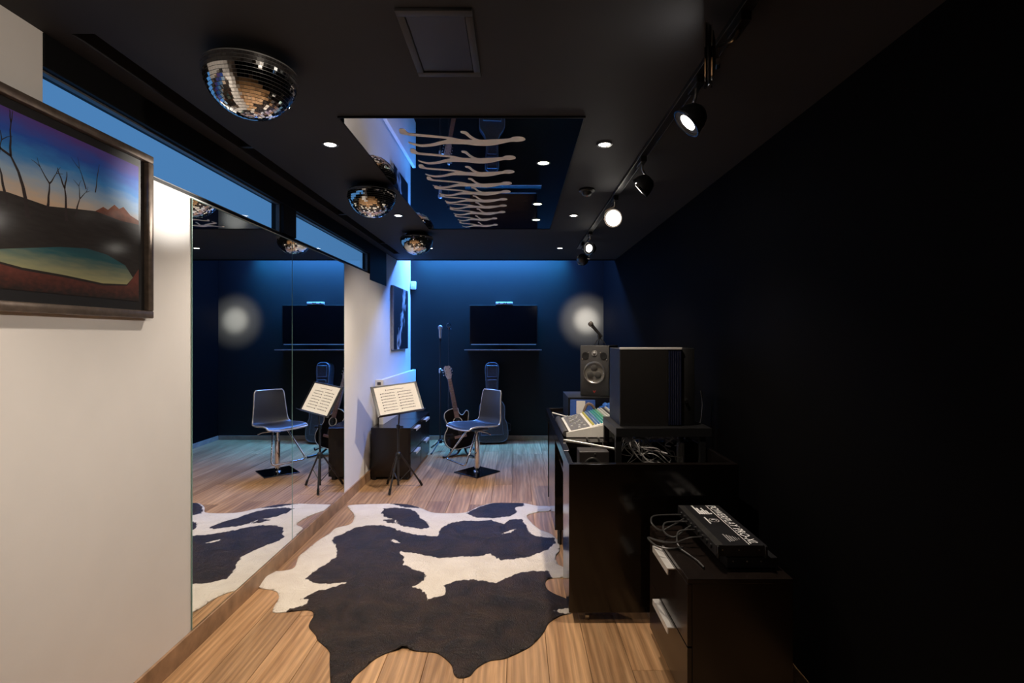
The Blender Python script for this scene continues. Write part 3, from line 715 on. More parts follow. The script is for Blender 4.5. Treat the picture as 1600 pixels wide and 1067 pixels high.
# pale tube in front of the mixer
b = MB(); a_ = Vector((0.29, 3.16, 0.806)); c_ = Vector((0.585, 3.04, 0.778))
d_ = (c_ - a_)
t = thing('metal_tube', 'slim pale metal tube lying in front of the mixer on the desk rail', 'tube', a_)
MB().cyl((0, 0, 0), d_, 0.0075, n=12).build('shaft', M_STEEL, t, True)
MB().cyl(d_, d_ + d_.normalized() * 0.03, 0.011, n=12).build('end_cap', M_CHROME, t, True)
# jack plugs at the mixer's near side
for i, (px, py) in enumerate(((916, 683), (934, 683), (957, 683))):
    p = P(px, py, 3.37); 
    t = thing('jack_plug', ['silver jack plug under the near side of the mixer, first from the desk rail', 'silver jack plug under the near side of the mixer, middle one', 'silver jack plug under the near side of the mixer, next to the riser leg'][i], 'plug', (p.x, 3.37, 0.786), group='jack plugs by the mixer')
    MB().cyl((0, -0.055, 0), (0.004, 0.0, 0), 0.007, n=12).build('sleeve', M_STEEL, t, True)
    MB().tube(smoothline([(0, -0.055, 0), (0.0, -0.085, -0.004), (0.01, -0.118, -0.006), (0.015, -0.135, -0.05), (0.01, -0.16, -0.12), (0.02, -0.2, -0.148)], 5), 0.0035, 6).build('lead', M_CABLE, t, True)
# pale rod at the far end of the desk
o = MB().cyl((0.302, 4.30, 0.807), (0.46, 4.145, 0.782), 0.006, n=10).build('pale_rod', M_PAPER, None, True); tag(o, 'thin pale rod lying at the far end of the desk beyond the mixer', 'rod')
# blue things behind the mixer
t = thing('blue_folder', 'blue folder with a white strip propped behind the mixer', 'folder', (0.53, 4.10, 0.776), (math.radians(-14), 0, math.radians(-8)))
MB().box(-0.10, -0.006, 0.0, 0.10, 0.006, 0.165, 0.002).build('cover', M_BLUEBK, t)
MB().box(-0.05, -0.0085, 0.05, 0.02, -0.0062, 0.155, M=Matrix.Translation((0, 0, 0.0))).build('white_strip', M_PAPER, t)
b = MB(); r = bmesh.ops.create_icosphere(b.bm, subdivisions=4, radius=1.0)
rg = random.Random(11)
from mathutils import noise as mnoise
for v in b.bm.verts:
    d = v.co.normalized(); nz = mnoise.noise(d * 2.6) * 0.30 + abs(mnoise.noise(d * 6.0)) * 0.22
    v.co = Vector((d.x * 0.085, d.y * 0.052, max(d.z, -0.86) * 0.078)) * (0.86 + nz)
    v.co.z = max(v.co.z, -0.062)
o = b.build('plastic_bag', M_BLUEPL, None, True, 25, (0.735, 4.08, 0.838)); tag(o, 'crumpled blue plastic bag behind the mixer below the loudspeaker', 'bag')

# loudspeakers
def lens_disc(r, prof_n=28): pass
def studio_monitor(loc, rz, label, W=0.25, D=0.26, Hh=0.42):
    t = thing('studio_monitor', label, 'loudspeaker', loc, (0, 0, rz))
    MB().box(-W / 2, 0.02, 0, W / 2, D, Hh, 0.004).build('cabinet', M_BLACKPL, t)
    MB().box(-W / 2, 0.0, 0, W / 2, 0.022, Hh, 0.008).build('baffle', M_GREY, t, True)
    Rx = Matrix.Rotation(PI / 2, 4, 'X')
    for s in (-1, 1):
        MB().lathe([(0.029, 0.0), (0.029, 0.003), (0.024, 0.0035), (0.016, 0.002), (0.0, 0.001)], Matrix.Translation((s * 0.078, 0.0, Hh - 0.085)) @ Rx, 24).build('bass_port', mat('port_black', (0.003, 0.003, 0.003), 0.6, var=0.1), t, True)
        sc = MB()
        for (dx, dz) in ((0.026, 0.026), (-0.026, -0.03)): sc.lathe([(0.006, 0.0), (0.005, 0.003), (0.0, 0.0035)], Matrix.Translation((s * 0.078 + dx * s * -1, 0.0, Hh - 0.085 + dz)) @ Rx, 10)
        sc.build('screw', M_STEEL, t, True)
    MB().lathe([(0.024, 0.0), (0.023, 0.003), (0.014, 0.002), (0.010, 0.006), (0.0, 0.009)], Matrix.Translation((0, 0.0, Hh - 0.065)) @ Rx, 24).build('tweeter', M_CABLEL, t, True)
    zc = 0.195
    MB().lathe([(0.094, 0.0), (0.092, 0.008), (0.084, 0.010), (0.079, 0.006), (0.094, 0.0)], Matrix.Translation((0, 0.0, zc)) @ Rx, 40, cap=False).build('surround', M_STEEL, t, True)
    MB().lathe([(0.080, 0.006), (0.055, 0.001), (0.030, 0.004), (0.0, 0.008)], Matrix.Translation((0, 0.0, zc)) @ Rx, 32, cap=False).build('woofer_cone', M_CONE, t, True)
    lb = MB()
    for a in (90, 210, 330):
        lb.lathe([(0.030, 0.004), (0.024, 0.0075), (0.0, 0.009)], Matrix.Translation((0.038 * math.cos(math.radians(a)), 0.0, zc + 0.038 * math.sin(math.radians(a)))) @ Rx, 20)
    lb.build('cone_lobe', mat('lobe_grey', (0.07, 0.066, 0.06), 0.4, var=0.1), t, True)
    MB().prism([(-0.012, 0.045), (0.0, 0.024), (0.012, 0.045), (0.006, 0.045), (0.0, 0.035), (-0.006, 0.045)], -0.003, 0.0).build('emblem', M_RED, t)
    return t
studio_monitor((0.645, 4.24, 0.953), math.radians(-27), 'grey faced studio loudspeaker with a round woofer, under the small microphone')
t = thing('small_loudspeaker', 'small black loudspeaker on the low shelf below the mixer', 'loudspeaker', (0.452, 2.975, 0.631))
MB().box(-0.087, 0.0, 0, 0.087, 0.13, 0.144, 0.004).build('cabinet', mat('dark_brown_vinyl', (0.022, 0.018, 0.017), 0.45, var=0.15), t)
Rx = Matrix.Rotation(PI / 2, 4, 'X')
MB().lathe([(0.052, 0.0), (0.050, 0.006), (0.044, 0.007), (0.040, 0.002)], Matrix.Translation((-0.01, 0, 0.06)) @ Rx, 32, cap=False).build('surround', M_STEEL, t, True)
MB().lathe([(0.042, 0.003), (0.018, 0.0008), (0.0, 0.004)], Matrix.Translation((-0.01, 0, 0.06)) @ Rx, 28, cap=False).build('woofer_cone', M_GREY, t, True)
MB().lathe([(0.006, 0.0), (0.005, 0.003), (0.0, 0.0035)], Matrix.Translation((0.005, 0, 0.13)) @ Rx, 12).build('indicator', M_STEEL, t, True)

# microphone on a little tripod on top of the monitor
t = thing('desk_microphone', 'black microphone tilted on a small tripod on top of the grey loudspeaker', 'microphone', (0.705, 4.35, 1.374))
hub = Vector((0.0, 0.0, 0.06))
for (dx, dy) in ((-0.045, -0.02), (0.05, -0.015), (0.0, 0.05)):
    MB().tube([hub, hub + Vector((dx * .6, dy * .6, -0.025)), Vector((dx, dy, 0.004))], 0.004, 8).build('leg', M_BLACKM, t, True)
a_ = hub + Vector((0.02, 0, 0.01)); c_ = hub + Vector((-0.062, 0.0, 0.105))
MB().cyl(a_, c_, 0.011, 0.015, 16).build('body', M_BLACKM, t, True)
MM_ = Matrix.Translation(c_) @ (c_ - a_).to_track_quat('Z', 'Y').to_matrix().to_4x4()
MB().lathe([(0.016, 0.0), (0.021, 0.008), (0.023, 0.022), (0.018, 0.036), (0.0, 0.042)], MM_, 20).build('grille', mat('mic_grille', (0.22, 0.20, 0.18), 0.35, 0.7, var=0.3, scale=400), t, True)
MB().cyl(hub - Vector((0, 0, 0.004)), hub + Vector((-0.006, 0, 0.03)), 0.013, n=12).build('clip', M_BLACKPL, t, True)

# black equipment cabinet on the riser
t = thing('equipment_cabinet', 'tall glossy black equipment cabinet with a pale top edge on the desk riser', 'cabinet', (0.79, 3.0, 0.921))
x0, x1 = 0.607 - 0.79, 0.970 - 0.79
MB().box(x0, 0.012, 0, x1, 0.34, 0.452, 0.003).build('carcass', M_BLACKPL, t)
MB().box(x0, 0.0, 0.0, x0 + 0.282, 0.011, 0.446, 0.002).build('front_panel', mat('smoked_front_panel', (0.012, 0.011, 0.0105), 0.22, var=0.05, spec=0.6), t)
for i in range(6):  # row of upright dark blue ribs beside the front panel
    xx = x0 + 0.285 + i * 0.0130
    MB().box(xx, 0.0, 0.004, xx + 0.0105, 0.0115, 0.440, 0.002, seg=1).build('blue_rib', mat('navy_slat', (0.003, 0.0045, 0.016), 0.3, var=0.1), t)
MB().box(x0, -0.003, 0.447, x1, 0.030, 0.460, 0.002).build('top_trim', mat('pale_aluminium', (0.75, 0.73, 0.70), 0.35, 0.5, var=0.03), t)
MB().box(x1 + 0.001, 0.02, 0.0, x1 + 0.082, 0.34, 0.455, 0.006).build('side_housing', M_BLACKPL, t, True)
MB().cyl((x1 + 0.030, 0.02, 0.142), (x1 + 0.030, 0.004, 0.142), 0.010, n=16).build('latch_knob', M_CHROME, t, True)

# tangle of cables under the riser
b = MB(); rg = random.Random(21)
for i in range(34):
    x = rg.uniform(0.625, 0.74); y = rg.uniform(2.95, 3.18)
    p = [Vector((x, y, 0.866 - rg.uniform(0, 0.01)))]
    for k in range(rg.randint(4, 7)):
        q = p[-1] + Vector((rg.uniform(-0.05, 0.10), rg.uniform(-0.05, 0.05), rg.uniform(-0.07, 0.03)))
        q.x = min(max(q.x, 0.618), 0.97); q.y = min(max(q.y, 2.92), 3.22); q.z = min(max(q.z, 0.640), 0.862); p.append(q)
    b.tube(smoothline(p, 5), rg.choice((0.0022, 0.003, 0.0038)), 5)
tag(b.build('cable_tangle', M_CABLEL, None, True), 'dense tangle of grey cables bunched under the riser shelf', 'cables', kind='stuff')
t = thing('power_adapter', 'pale upright power adapter on the low desk shelf beside the cable tangle', 'adapter', (1.012, 3.16, 0.631))
MB().box(-0.020, -0.018, 0.0, 0.020, 0.018, 0.160, 0.005).build('body', mat('pale_grey_plastic', (0.42, 0.41, 0.39), 0.45, var=0.05), t, True)
MB().tube(smoothline([(0, 0, 0.158), (0.0, 0.0, 0.19), (0.02, 0.02, 0.21), (0.05, 0.04, 0.20)], 5), 0.004, 6).build('lead', M_CABLE, t, True)
cable('hanging_cable', [(1.17, 3.25, 1.10), (1.185, 3.26, 1.02), (1.178, 3.26, 0.93), (1.165, 3.25, 0.86), (1.19, 3.25, 0.78), (1.195, 3.26, 0.68), (1.19, 3.27, 0.45), (1.185, 3.3, 0.02)], 0.004, M_CABLEL, 'thin grey cable hanging down the black wall beside the equipment cabinet')

# ---------------------------------------------------------------- rack amplifier on the near drawer unit
DZ = 0.526
t = thing('rack_unit', 'plain black rack unit lying under the lettered amplifier on the near drawer unit', 'rack unit', (0.93, 2.24, DZ))
MB().box(-0.10, -0.22, 0.004, 0.10, 0.22, 0.045, 0.002).build('chassis', M_BLACKM, t)
b = MB()
for sx in (-0.08, 0.08):
    for sy in (-0.19, 0.19): b.cyl((sx, sy, 0.0), (sx, sy, 0.0045), 0.010, n=10)
b.build('rubber_feet', M_BLACKPL, t)
b = MB()
for sx in (-0.075, -0.02, 0.035): b.lathe([(0.0035, 0), (0.003, 0.0015), (0, 0.002)], Matrix.Translation((sx, -0.22, 0.030)) @ Rx, 8)
b.build('screws', M_STEEL, t)
am = thing('rack_amplifier', 'black rack amplifier with white lettering on its lid, on the near drawer unit', 'amplifier', (0.888, 2.262, DZ + 0.047))
AW, AL, AH = 0.10, 0.2415, 0.046
MB().box(-AW, -AL, 0.002, AW, AL, AH, 0.0012).build('chassis', M_BLACKM, am)
MB().box(-AW + 0.001, -AL + 0.001, AH - 0.0002, -AW + 0.030, AL - 0.001, AH + 0.0006).build('rear_flange', mat('worn_grey_metal', (0.045, 0.043, 0.041), 0.4, 0.3, var=0.2), am)
b = MB()
for sx in (-0.094, 0.094):
    b.box(sx - 0.004, -AL - 0.012, -0.002, sx + 0.004, -AL + 0.002, AH, 0.001)
b.build('ears', M_BLACKM, am)
b = MB()
for sx in (-0.075, -0.01, 0.07): b.lathe([(0.0035, 0), (0.003, 0.0015), (0, 0.002)], Matrix.Translation((sx, -AL, 0.028)) @ Rx, 8)
b.build('screws', M_STEEL, am)
zt = AH + 0.0008
def lettering(txt, cx, cy, length, height, name, m, shear=0.18, bold=0.012):
    cu = bpy.data.curves.new('lettering', 'FONT'); cu.body = txt; cu.size = 1.0; cu.shear = shear; cu.offset = bold
    cu.extrude = 0.0; cu.align_x = 'CENTER'; cu.align_y = 'CENTER'
    ob = bpy.data.objects.new('lettering_tmp', cu); COL.objects.link(ob)
    bpy.context.view_layer.update()
    dg = bpy.context.evaluated_depsgraph_get()
    me = bpy.data.meshes.new_from_object(ob.evaluated_get(dg))
    bpy.data.objects.remove(ob, do_unlink=True)
    co = np.array([v.co[:] for v in me.vertices]); mn = co.min(0); mx_ = co.max(0)
    for v in me.vertices:
        a = (v.co.x - (mn[0] + mx_[0]) / 2) / (mx_[0] - mn[0]) * length
        c = (v.co.y - (mn[1] + mx_[1]) / 2) / (mx_[1] - mn[1]) * height
        v.co = (cx + c, cy - a, zt)               # reads towards the camera, tops to the right
    me.materials.clear(); me.materials.append(m)
    o = bpy.data.objects.new(name, me); COL.objects.link(o); o.parent = am
    return o
lettering('POWERPLAY PRO-XL', 0.060, 0.004, 0.462, 0.036, 'lettering', M_PRINTW)
MB().box(0.0335, -AL + 0.008, AH, 0.0362, AL - 0.004, zt).build('printed_line', M_PRINTW, am)
b = MB()
for i in range(6): b.box(-0.038 + i * 0.0105, 0.115, AH, -0.030 + i * 0.0105, 0.235 - 0.022 * (i % 3) - 0.012 * i, zt)
b.build('small_print', M_PRINTW, am)
b = MB()                                           # round emblem: ring, ear arc and a bar
for i in range(20):
    a0, a1 = 2 * PI * i / 20, 2 * PI * (i + 1) / 20
    for (r0, r1) in ((0.020, 0.0225),): b.quad([(-0.002 + r0 * math.cos(a0), 0.035 + r0 * math.sin(a0), zt), (-0.002 + r1 * math.cos(a0), 0.035 + r1 * math.sin(a0), zt), (-0.002 + r1 * math.cos(a1), 0.035 + r1 * math.sin(a1), zt), (-0.002 + r0 * math.cos(a1), 0.035 + r0 * math.sin(a1), zt)])
for i in range(8):
    a0, a1 = PI * (i / 8 - .2), PI * ((i + 1) / 8 - .2)
    b.quad([(-0.002 + .008 * math.cos(a0), .035 + .008 * math.sin(a0), zt), (-0.002 + .013 * math.cos(a0), .035 + .013 * math.sin(a0), zt), (-0.002 + .013 * math.cos(a1), .035 + .013 * math.sin(a1), zt), (-0.002 + .008 * math.cos(a1), .035 + .008 * math.sin(a1), zt)])
b.box(-0.034, -0.005, AH, -0.028, 0.075, zt)
b.build('emblem', M_PRINTW, am)
b = MB()
for i in range(6): b.box(-0.030 + i * 0.0095, -0.205 + 0.004 * i, AH, -0.0255 + i * 0.0095 - (0.0025 if i > 3 else 0), -0.125 - 0.008 * i, zt)
b.build('fine_print', mat('grey_print', (0.35, 0.34, 0.34), 0.6, var=0.05), am)
b = MB()
for i in range(9): b.cyl((-AW, -0.19 + i * 0.047, 0.024), (-AW - 0.006, -0.19 + i * 0.047, 0.024), 0.010, n=12)
b.build('sockets', M_BLACKPL, am, True)
wl = [([(0, 0.17, .024), (-.06, .17, .024), (-.135, .16, .020), (-.150, .12, .0), (-.115, .09, -.02), (-.06, .10, .0), (0, .12, .024)], 'rear cable of the amplifier, the tall loop at its back wall end'),
      ([(0, 0.08, .024), (-.05, .08, .024), (-.105, .075, .018), (-.115, .04, -.01), (-.08, .01, -.02), (-.03, .02, .01), (0, .03, .024)], 'rear cable looping out of the amplifier, middle loop'),
      ([(0, -0.02, .024), (-.04, -.02, .024), (-.075, -.02, .01), (-.085, -.06, -.03), (-.06, -.12, -.042), (-.045, -.18, -.042), (-.04, -.24, -.042)], 'rear cable drooping from the amplifier toward the front corner'),
      ([(0, -0.10, .024), (-.05, -.10, .02), (-.10, -.05, -.02), (-.15, .03, -.042), (-.185, .06, -.042), (-.17, -.03, -.042), (-.12, -.06, -.042), (-.06, -.045, -.042)], 'rear cable lying in a wide flat loop on the drawer unit')]
for pts, lb in wl:
    o_ = am.location; ps = [Vector((o_.x - AW - 0.007 + p[0], o_.y + p[1], o_.z + p[2])) for p in pts]
    cable('audio_cable', ps, 0.0042, M_CABLE, lb, 'cable', 'cables at the back of the amplifier')

# ---------------------------------------------------------------- television, shelf, sensor bar on the far wall
def at_wall(px, py, dy=0.0): return P(px, py, YB - dy)
t = thing('television', 'wall-mounted black flat television on the dark far wall', 'television', (-0.18, YB, 1.335))
MB().box(-0.475, -0.075, 0.0, 0.475, -0.045, 0.555, 0.004).build('bezel', M_BLACKPL, t)
MB().box(-0.462, -0.0765, 0.022, 0.462, -0.0748, 0.543).build('screen', M_SCREEN, t)
MB().box(-0.45, -0.078, 0.002, 0.45, -0.0755, 0.010).build('lower_strip', mat('silver_strip', (0.75, 0.75, 0.77), 0.35, 0.4, var=0.05), t)
MB().box(-0.15, -0.045, 0.15, 0.15, -0.001, 0.40).build('wall_mount', M_BLACKM, t)
t = thing('glass_shelf', 'thin wall shelf just below the television', 'shelf', (-0.185, YB, 1.262))
MB().box(-0.53, -0.19, 0.0, 0.53, -0.02, 0.012, 0.002).build('board', mat('dark_glass_shelf', (0.02, 0.025, 0.03), 0.1, var=0.05), t)
MB().box(-0.53, -0.194, 0.001, 0.53, -0.1905, 0.011).build('front_edge', mat('polished_shelf_edge', (0.65, 0.66, 0.70), 0.3, 0.2, var=0.05), t)
MB().box(-0.5, -0.02, -0.02, 0.5, -0.001, 0.016).build('wall_rail', M_BLACKM, t)
for xx in (-0.30, 0.02):
    pass
t = thing('sensor_bar', 'pale slim sensor bar standing on top of the television', 'sensor bar', (-0.17, YB - 0.06, 1.890))
MB().box(-0.035, -0.014, 0.0, 0.035, 0.014, 0.008, 0.002).build('foot', M_BLACKPL, t)
MB().box(-0.118, -0.022, 0.008, 0.118, 0.022, 0.044, 0.006).build('bar', mat('pale_blue_grey_plastic', (0.55, 0.60, 0.62), 0.35, var=0.04), t, True)
b = MB()
for sx in (-0.07, 0.0, 0.03): b.lathe([(0.008, 0), (0.007, 0.002), (0, 0.0025)], Matrix.Translation((sx, -0.022, 0.026)) @ Rx, 12)
b.build('eyes', M_SCREEN, t)

# ---------------------------------------------------------------- music stand with a sheet
ms = thing('music_stand', 'black tripod music stand beside the drawer units', 'music stand', (-1.115, 4.83, 0.0))
O_ = Vector(ms.location)
hubz = 0.33
feet = [(-0.045, -0.165), (0.195, 0.15), (-0.15, 0.19)]
for (fx, fy) in feet:
    MB().tube([Vector((fx * .10, fy * .10, hubz)), Vector((fx * .97, fy * .97, 0.02))], 0.0085, 10).build('leg', M_BLACKM, ms, True)
    MB().tube([Vector((fx * .88, fy * .88, 0.055)), Vector((fx, fy, 0.006))], 0.012, 10).build('rubber_foot', M_BLACKPL, ms, True)
    MB().tube([Vector((fx * .52, fy * .52, 0.18)), Vector((0, 0, 0.075))], 0.004, 6).build('strut', M_BLACKM, ms, True)
MB().cyl((0, 0, 0.045), (0, 0, 0.60), 0.0105).build('lower_pole', M_BLACKM, ms, True)
MB().cyl((0, 0, 0.58), (0.02, -0.012, 0.80), 0.0075).build('upper_pole', M_BLACKM, ms, True)
MB().lathe([(0.012, 0.295), (0.024, 0.30), (0.028, 0.33), (0.022, 0.352), (0.012, 0.36)], None, 20).build('hub', M_BLACKPL, ms, True)
b = MB(); b.lathe([(0.012, 0.575), (0.018, 0.58), (0.018, 0.615), (0.011, 0.62)], None, 16); b.cyl((0.015, 0, 0.597), (0.045, -0.01, 0.597), 0.008, 0.011, 12)
b.build('clamp', M_BLACKPL, ms, True)
LB = Vector((-1.248, 4.66, .712)); RB = Vector((-.915, 4.90, .742)); TL = Vector((-1.364, 4.745, .962))
ux = (RB - LB).normalized(); dw = 0.43; uz = (TL - LB); uz = (uz - ux * uz.dot(ux)); dh = 0.29; uz.normalize(); un = ux.cross(uz)   # un points to the viewer
if un.y > 0: un = -un
DM = Matrix((( ux.x, -un.x, uz.x, LB.x - O_.x), (ux.y, -un.y, uz.y, LB.y - O_.y), (ux.z, -un.z, uz.z, LB.z - O_.z), (0, 0, 0, 1)))
MB().box(-0.012, -0.001, 0.0, dw + 0.012, 0.004, dh + 0.012, 0.0012, M=DM, seg=1).build('desk_plate', M_BLACKM, ms)
MB().box(-0.012, -0.052, -0.004, dw + 0.012, 0.004, 0.0, 0.0012, M=DM, seg=1).build('lip', M_BLACKM, ms)
b = MB(); b.box(-0.014, -0.006, 0.0, -0.006, 0.004, dh + 0.012, M=DM); b.box(dw + 0.006, -0.006, 0.0, dw + 0.014, 0.004, dh + 0.012, M=DM); b.build('side_flange', M_BLACKM, ms)
b = MB(); b.tube([DM @ Vector((dw / 2, 0.006, 0.10)), DM @ Vector((dw / 2, 0.03, 0.06)), Vector((0.02, -0.012, 0.80)), Vector((0.02, -0.012, 0.78))], 0.008, 8); b.build('tilt_bracket', M_BLACKM, ms, True)
sh = thing('sheet_music', 'white music sheets with printed lines resting on the music stand', 'sheet music', O_)
MB().box(0.014, -0.0030, 0.010, dw / 2 + 0.002, -0.0013, dh - 0.004, M=DM).build('page', M_PAPER, sh)
MB().box(dw / 2 + 0.003, -0.0030, 0.010, dw - 0.008, -0.0013, dh - 0.004, M=DM).build('page', M_PAPER, sh)
b = MB(); rg = random.Random(2); yy = -0.0034
b.box(0.13, yy, dh - 0.042, 0.30, yy + 0.0002, dh - 0.038, M=DM)
b.box(0.118, yy, dh - 0.048, 0.124, yy + 0.0002, dh - 0.032, M=DM)
for colx in (0.065, 0.235):
    for r in range(7):
        z = dh - 0.075 - r * 0.028
        if z < 0.03: continue
        b.box(colx, yy, z, colx + 0.135, yy + 0.0002, z + 0.0022, M=DM)
        b.box(colx - 0.006, yy, z - 0.004, colx + 0.004, yy + 0.0002, z + 0.006, M=DM)
        x = colx + 0.012
        while x < colx + 0.128:
            ww = rg.uniform(0.004, 0.014); b.box(x, yy, z + 0.003, x + ww, yy + 0.0002, z + rg.uniform(0.005, 0.008), M=DM); x += ww + rg.uniform(0.003, 0.008)
b.build('printed_notes', M_INK, sh)

# ---------------------------------------------------------------- swivel chair
ch = thing('swivel_stool', 'black leather swivel chair with chrome column and footrest on a square base', 'chair', (-0.42, 5.46, 0), (0, 0, math.atan2(-0.66, -0.75)))
prof = smoothline([(0.245, 0, 0.488), (0.215, 0, 0.508), (0.12, 0, 0.510), (0.0, 0, 0.500), (-0.10, 0, 0.496), (-0.155, 0, 0.508), (-0.185, 0, 0.555), (-0.195, 0, 0.64), (-0.205, 0, 0.75), (-0.222, 0, 0.862)], 4)
npf = len(prof); nu = 15
def half_w(i):
    s = i / (npf - 1)
    w = 0.205 if s < 0.45 else 0.205 - (s - 0.45) / 0.55 * 0.052
    if s < 0.06: w *= 0.86 + 0.14 * math.sqrt(max(0, 1 - ((0.06 - s) / 0.06) ** 2))
    if s > 0.95: w *= 0.90 + 0.10 * math.sqrt(max(0, 1 - ((s - 0.95) / 0.05) ** 2))
    return w
b = MB(); topv, botv = [], []
for i, p in enumerate(prof):
    t_ = (prof[min(i + 1, npf - 1)] - prof[max(i - 1, 0)]).normalized()
    nrm = Vector((t_.z, 0, -t_.x))                  # towards the sitter
    if nrm.z < 0 and i < npf // 2: nrm = -nrm
    if i >= npf // 2 and nrm.x < 0: nrm = -nrm
    w_ = half_w(i); rt, rb_ = [], []
    for j in range(nu):
        u = -1 + 2 * j / (nu - 1)
        dish = 0.022 * u * u
        q = Vector((p.x, u * w_, p.z)) + nrm * dish
        rt.append(b.bm.verts.new(q)); rb_.append(b.bm.verts.new(q - nrm * (0.016)))
    topv.append(rt); botv.append(rb_)
for i in range(npf - 1):
    for j in range(nu - 1):
        b.bm.faces.new((topv[i][j], topv[i + 1][j], topv[i + 1][j + 1], topv[i][j + 1]))
        b.bm.faces.new((botv[i][j], botv[i][j + 1], botv[i + 1][j + 1], botv[i + 1][j]))
rim = [(i, 0) for i in range(npf)] + [(npf - 1, j) for j in range(1, nu)] + [(i, nu - 1) for i in range(npf - 2, -1, -1)] + [(0, j) for j in range(nu - 2, 0, -1)]
for k in range(len(rim)):
    a, c = rim[k], rim[(k + 1) % len(rim)]
    b.bm.faces.new((topv[a[0]][a[1]], topv[c[0]][c[1]], botv[c[0]][c[1]], botv[a[0]][a[1]]))
trim_pts = [(topv[i][j].co + botv[i][j].co) / 2 for i, j in rim]
b.build('seat_shell', M_LEATHER, ch, True, 60)
MB().tube(trim_pts, 0.0085, 8, True).build('trim', mat('satin_chrome', (0.80, 0.79, 0.77), 0.25, 0.7, var=0.03), ch, True)
MB().box(-0.175, -0.175, 0.0, 0.175, 0.175, 0.012, 0.003, M=Matrix.Rotation(PI / 4 - ch.rotation_euler.z + 0.08, 4, 'Z')).build('base_plate', M_DCHROME, ch)
MB().lathe([(0.040, 0.012), (0.036, 0.020), (0.028, 0.024), (0.0275, 0.30), (0.0275, 0.34), (0.020, 0.342), (0.020, 0.455), (0.0, 0.455)], None, 28).build('column', M_CHROME, ch, True)
b = MB(); b.box(-0.09, -0.085, 0.452, 0.09, 0.085, 0.474, 0.004); b.box(-0.025, -0.025, 0.43, 0.025, 0.025, 0.453, 0.003); b.build('seat_mount', M_STEEL, ch)
fr = fillet([(0.06, -0.075, 0.462), (0.27, -0.185, 0.155), (0.285, 0.185, 0.150), (0.06, 0.075, 0.462)], 0.05, 8)
MB().tube(fr, 0.0095, 10).build('footrest', M_CHROME, ch, True)
MB().tube(fillet([(0.0, 0.03, 0.445), (-0.03, 0.15, 0.44), (-0.03, 0.19, 0.425)], 0.02), 0.006, 8).build('lever', M_CHROME, ch, True)

# ---------------------------------------------------------------- acoustic guitar on its stand
gt = thing('acoustic_guitar', 'black acoustic guitar with pale edging on a floor stand, behind the swivel chair', 'guitar', (-0.665, 6.26, 0.085))
gt.rotation_mode = 'XYZ'
gt.rotation_euler = (math.radians(-13), math.radians(-8.5), math.radians(20))
half = [(0.0, 0.0), (0.09, 0.006), (0.165, 0.045), (0.198, 0.12), (0.185, 0.20), (0.140, 0.265), (0.128, 0.30), (0.140, 0.36), (0.150, 0.41), (0.135, 0.455), (0.09, 0.482), (0.03, 0.49)]
right = [(0.03, 0.485), (0.036, 0.43), (0.062, 0.395), (0.095, 0.405), (0.125, 0.435), (0.148, 0.43), (0.152, 0.395), (0.138, 0.345), (0.128, 0.30), (0.140, 0.265), (0.185, 0.20), (0.198, 0.12), (0.165, 0.045), (0.09, 0.006)]
outl = [Vector((-x, 0, z)) for x, z in half] + [Vector((x, 0, z)) for x, z in right]
outl = smoothline(outl, 4, True)
poly = [(p.x, p.z) for p in outl]
b = MB(); b.prism(poly, -0.048, 0.048); 
for f in b.bm.faces: f.material_index = 0 if len(f.verts) > 4 else 1
b.build('body', [M_GUITAR, M_GSIDE], gt)
MB().tube([Vector((x, -0.048, z)) for x, z in poly], 0.0042, 6, True).build('binding', M_BIND, gt, True)
MB().lathe([(0.048, 0.0), (0.058, 0.0), (0.058, 0.0014), (0.048, 0.0014), (0.048, 0.0)], Matrix.Translation((0, -0.048, 0.325)) @ Rx, 32, cap=False).build('rosette', M_BIND, gt)
MB().lathe([(0.0, 0.0), (0.047, 0.0), (0.047, 0.0012), (0.0, 0.0012)], Matrix.Translation((0, -0.048, 0.325)) @ Rx, 28).build('sound_hole', mat('hole_dark', (0.002, 0.002, 0.002), 0.9, var=0.1), gt)
MB().box(-0.075, -0.058, 0.125, 0.075, -0.048, 0.158, 0.003).build('bridge', M_NECK, gt)
MB().prism([(-0.028, 0.375), (0.028, 0.375), (0.022, 0.86), (-0.022, 0.86)], -0.062, -0.0485).build('fretboard', M_NECK, gt)
MB().prism([(-0.024, 0.47), (0.024, 0.47), (0.021, 0.865), (-0.021, 0.865)], -0.048, -0.024).build('neck', M_NECK, gt)
b = MB(); z = 0.86; sc = 0.65
for i in range(17):
    d = sc * (1 - 2 ** (-(i + 1) / 12)); zz = 0.86 - d
    if zz < 0.39: break
    b.box(-0.025, -0.0645, zz - 0.0015, 0.025, -0.062, zz + 0.0015)
b.build('frets', M_CHROME, gt)
b = MB()
for i in range(6): b.cyl((-0.020 + i * .008, -0.067, 0.15), (-0.016 + i * .0064, -0.066, 0.862), 0.0007, n=5)
b.build('strings', M_STEEL, gt)
MB().prism([(-0.024, 0.862), (0.024, 0.862), (0.037, 0.905), (0.040, 1.01), (0.022, 1.028), (0.0, 1.02), (-0.022, 1.028), (-0.040, 1.01), (-0.037, 0.905)], -0.054, -0.036).build('headstock', M_HEADST, gt)
for s in (-1, 1):
    for i in range(3):
        b = MB(); zz = 0.915 + i * 0.036
        b.cyl((s * 0.036, -0.045, zz), (s * 0.056, -0.045, zz), 0.003, n=8); b.lathe([(0.0, -0.008), (0.007, -0.006), (0.008, 0.0), (0.007, 0.006), (0, 0.008)], Matrix.Translation((s * 0.058, -0.045, zz)), 10)
        b.cyl((s * 0.026, -0.054, zz), (s * 0.026, -0.062, zz), 0.0045, n=8)
        b.build('tuner', M_CHROME, gt, True)
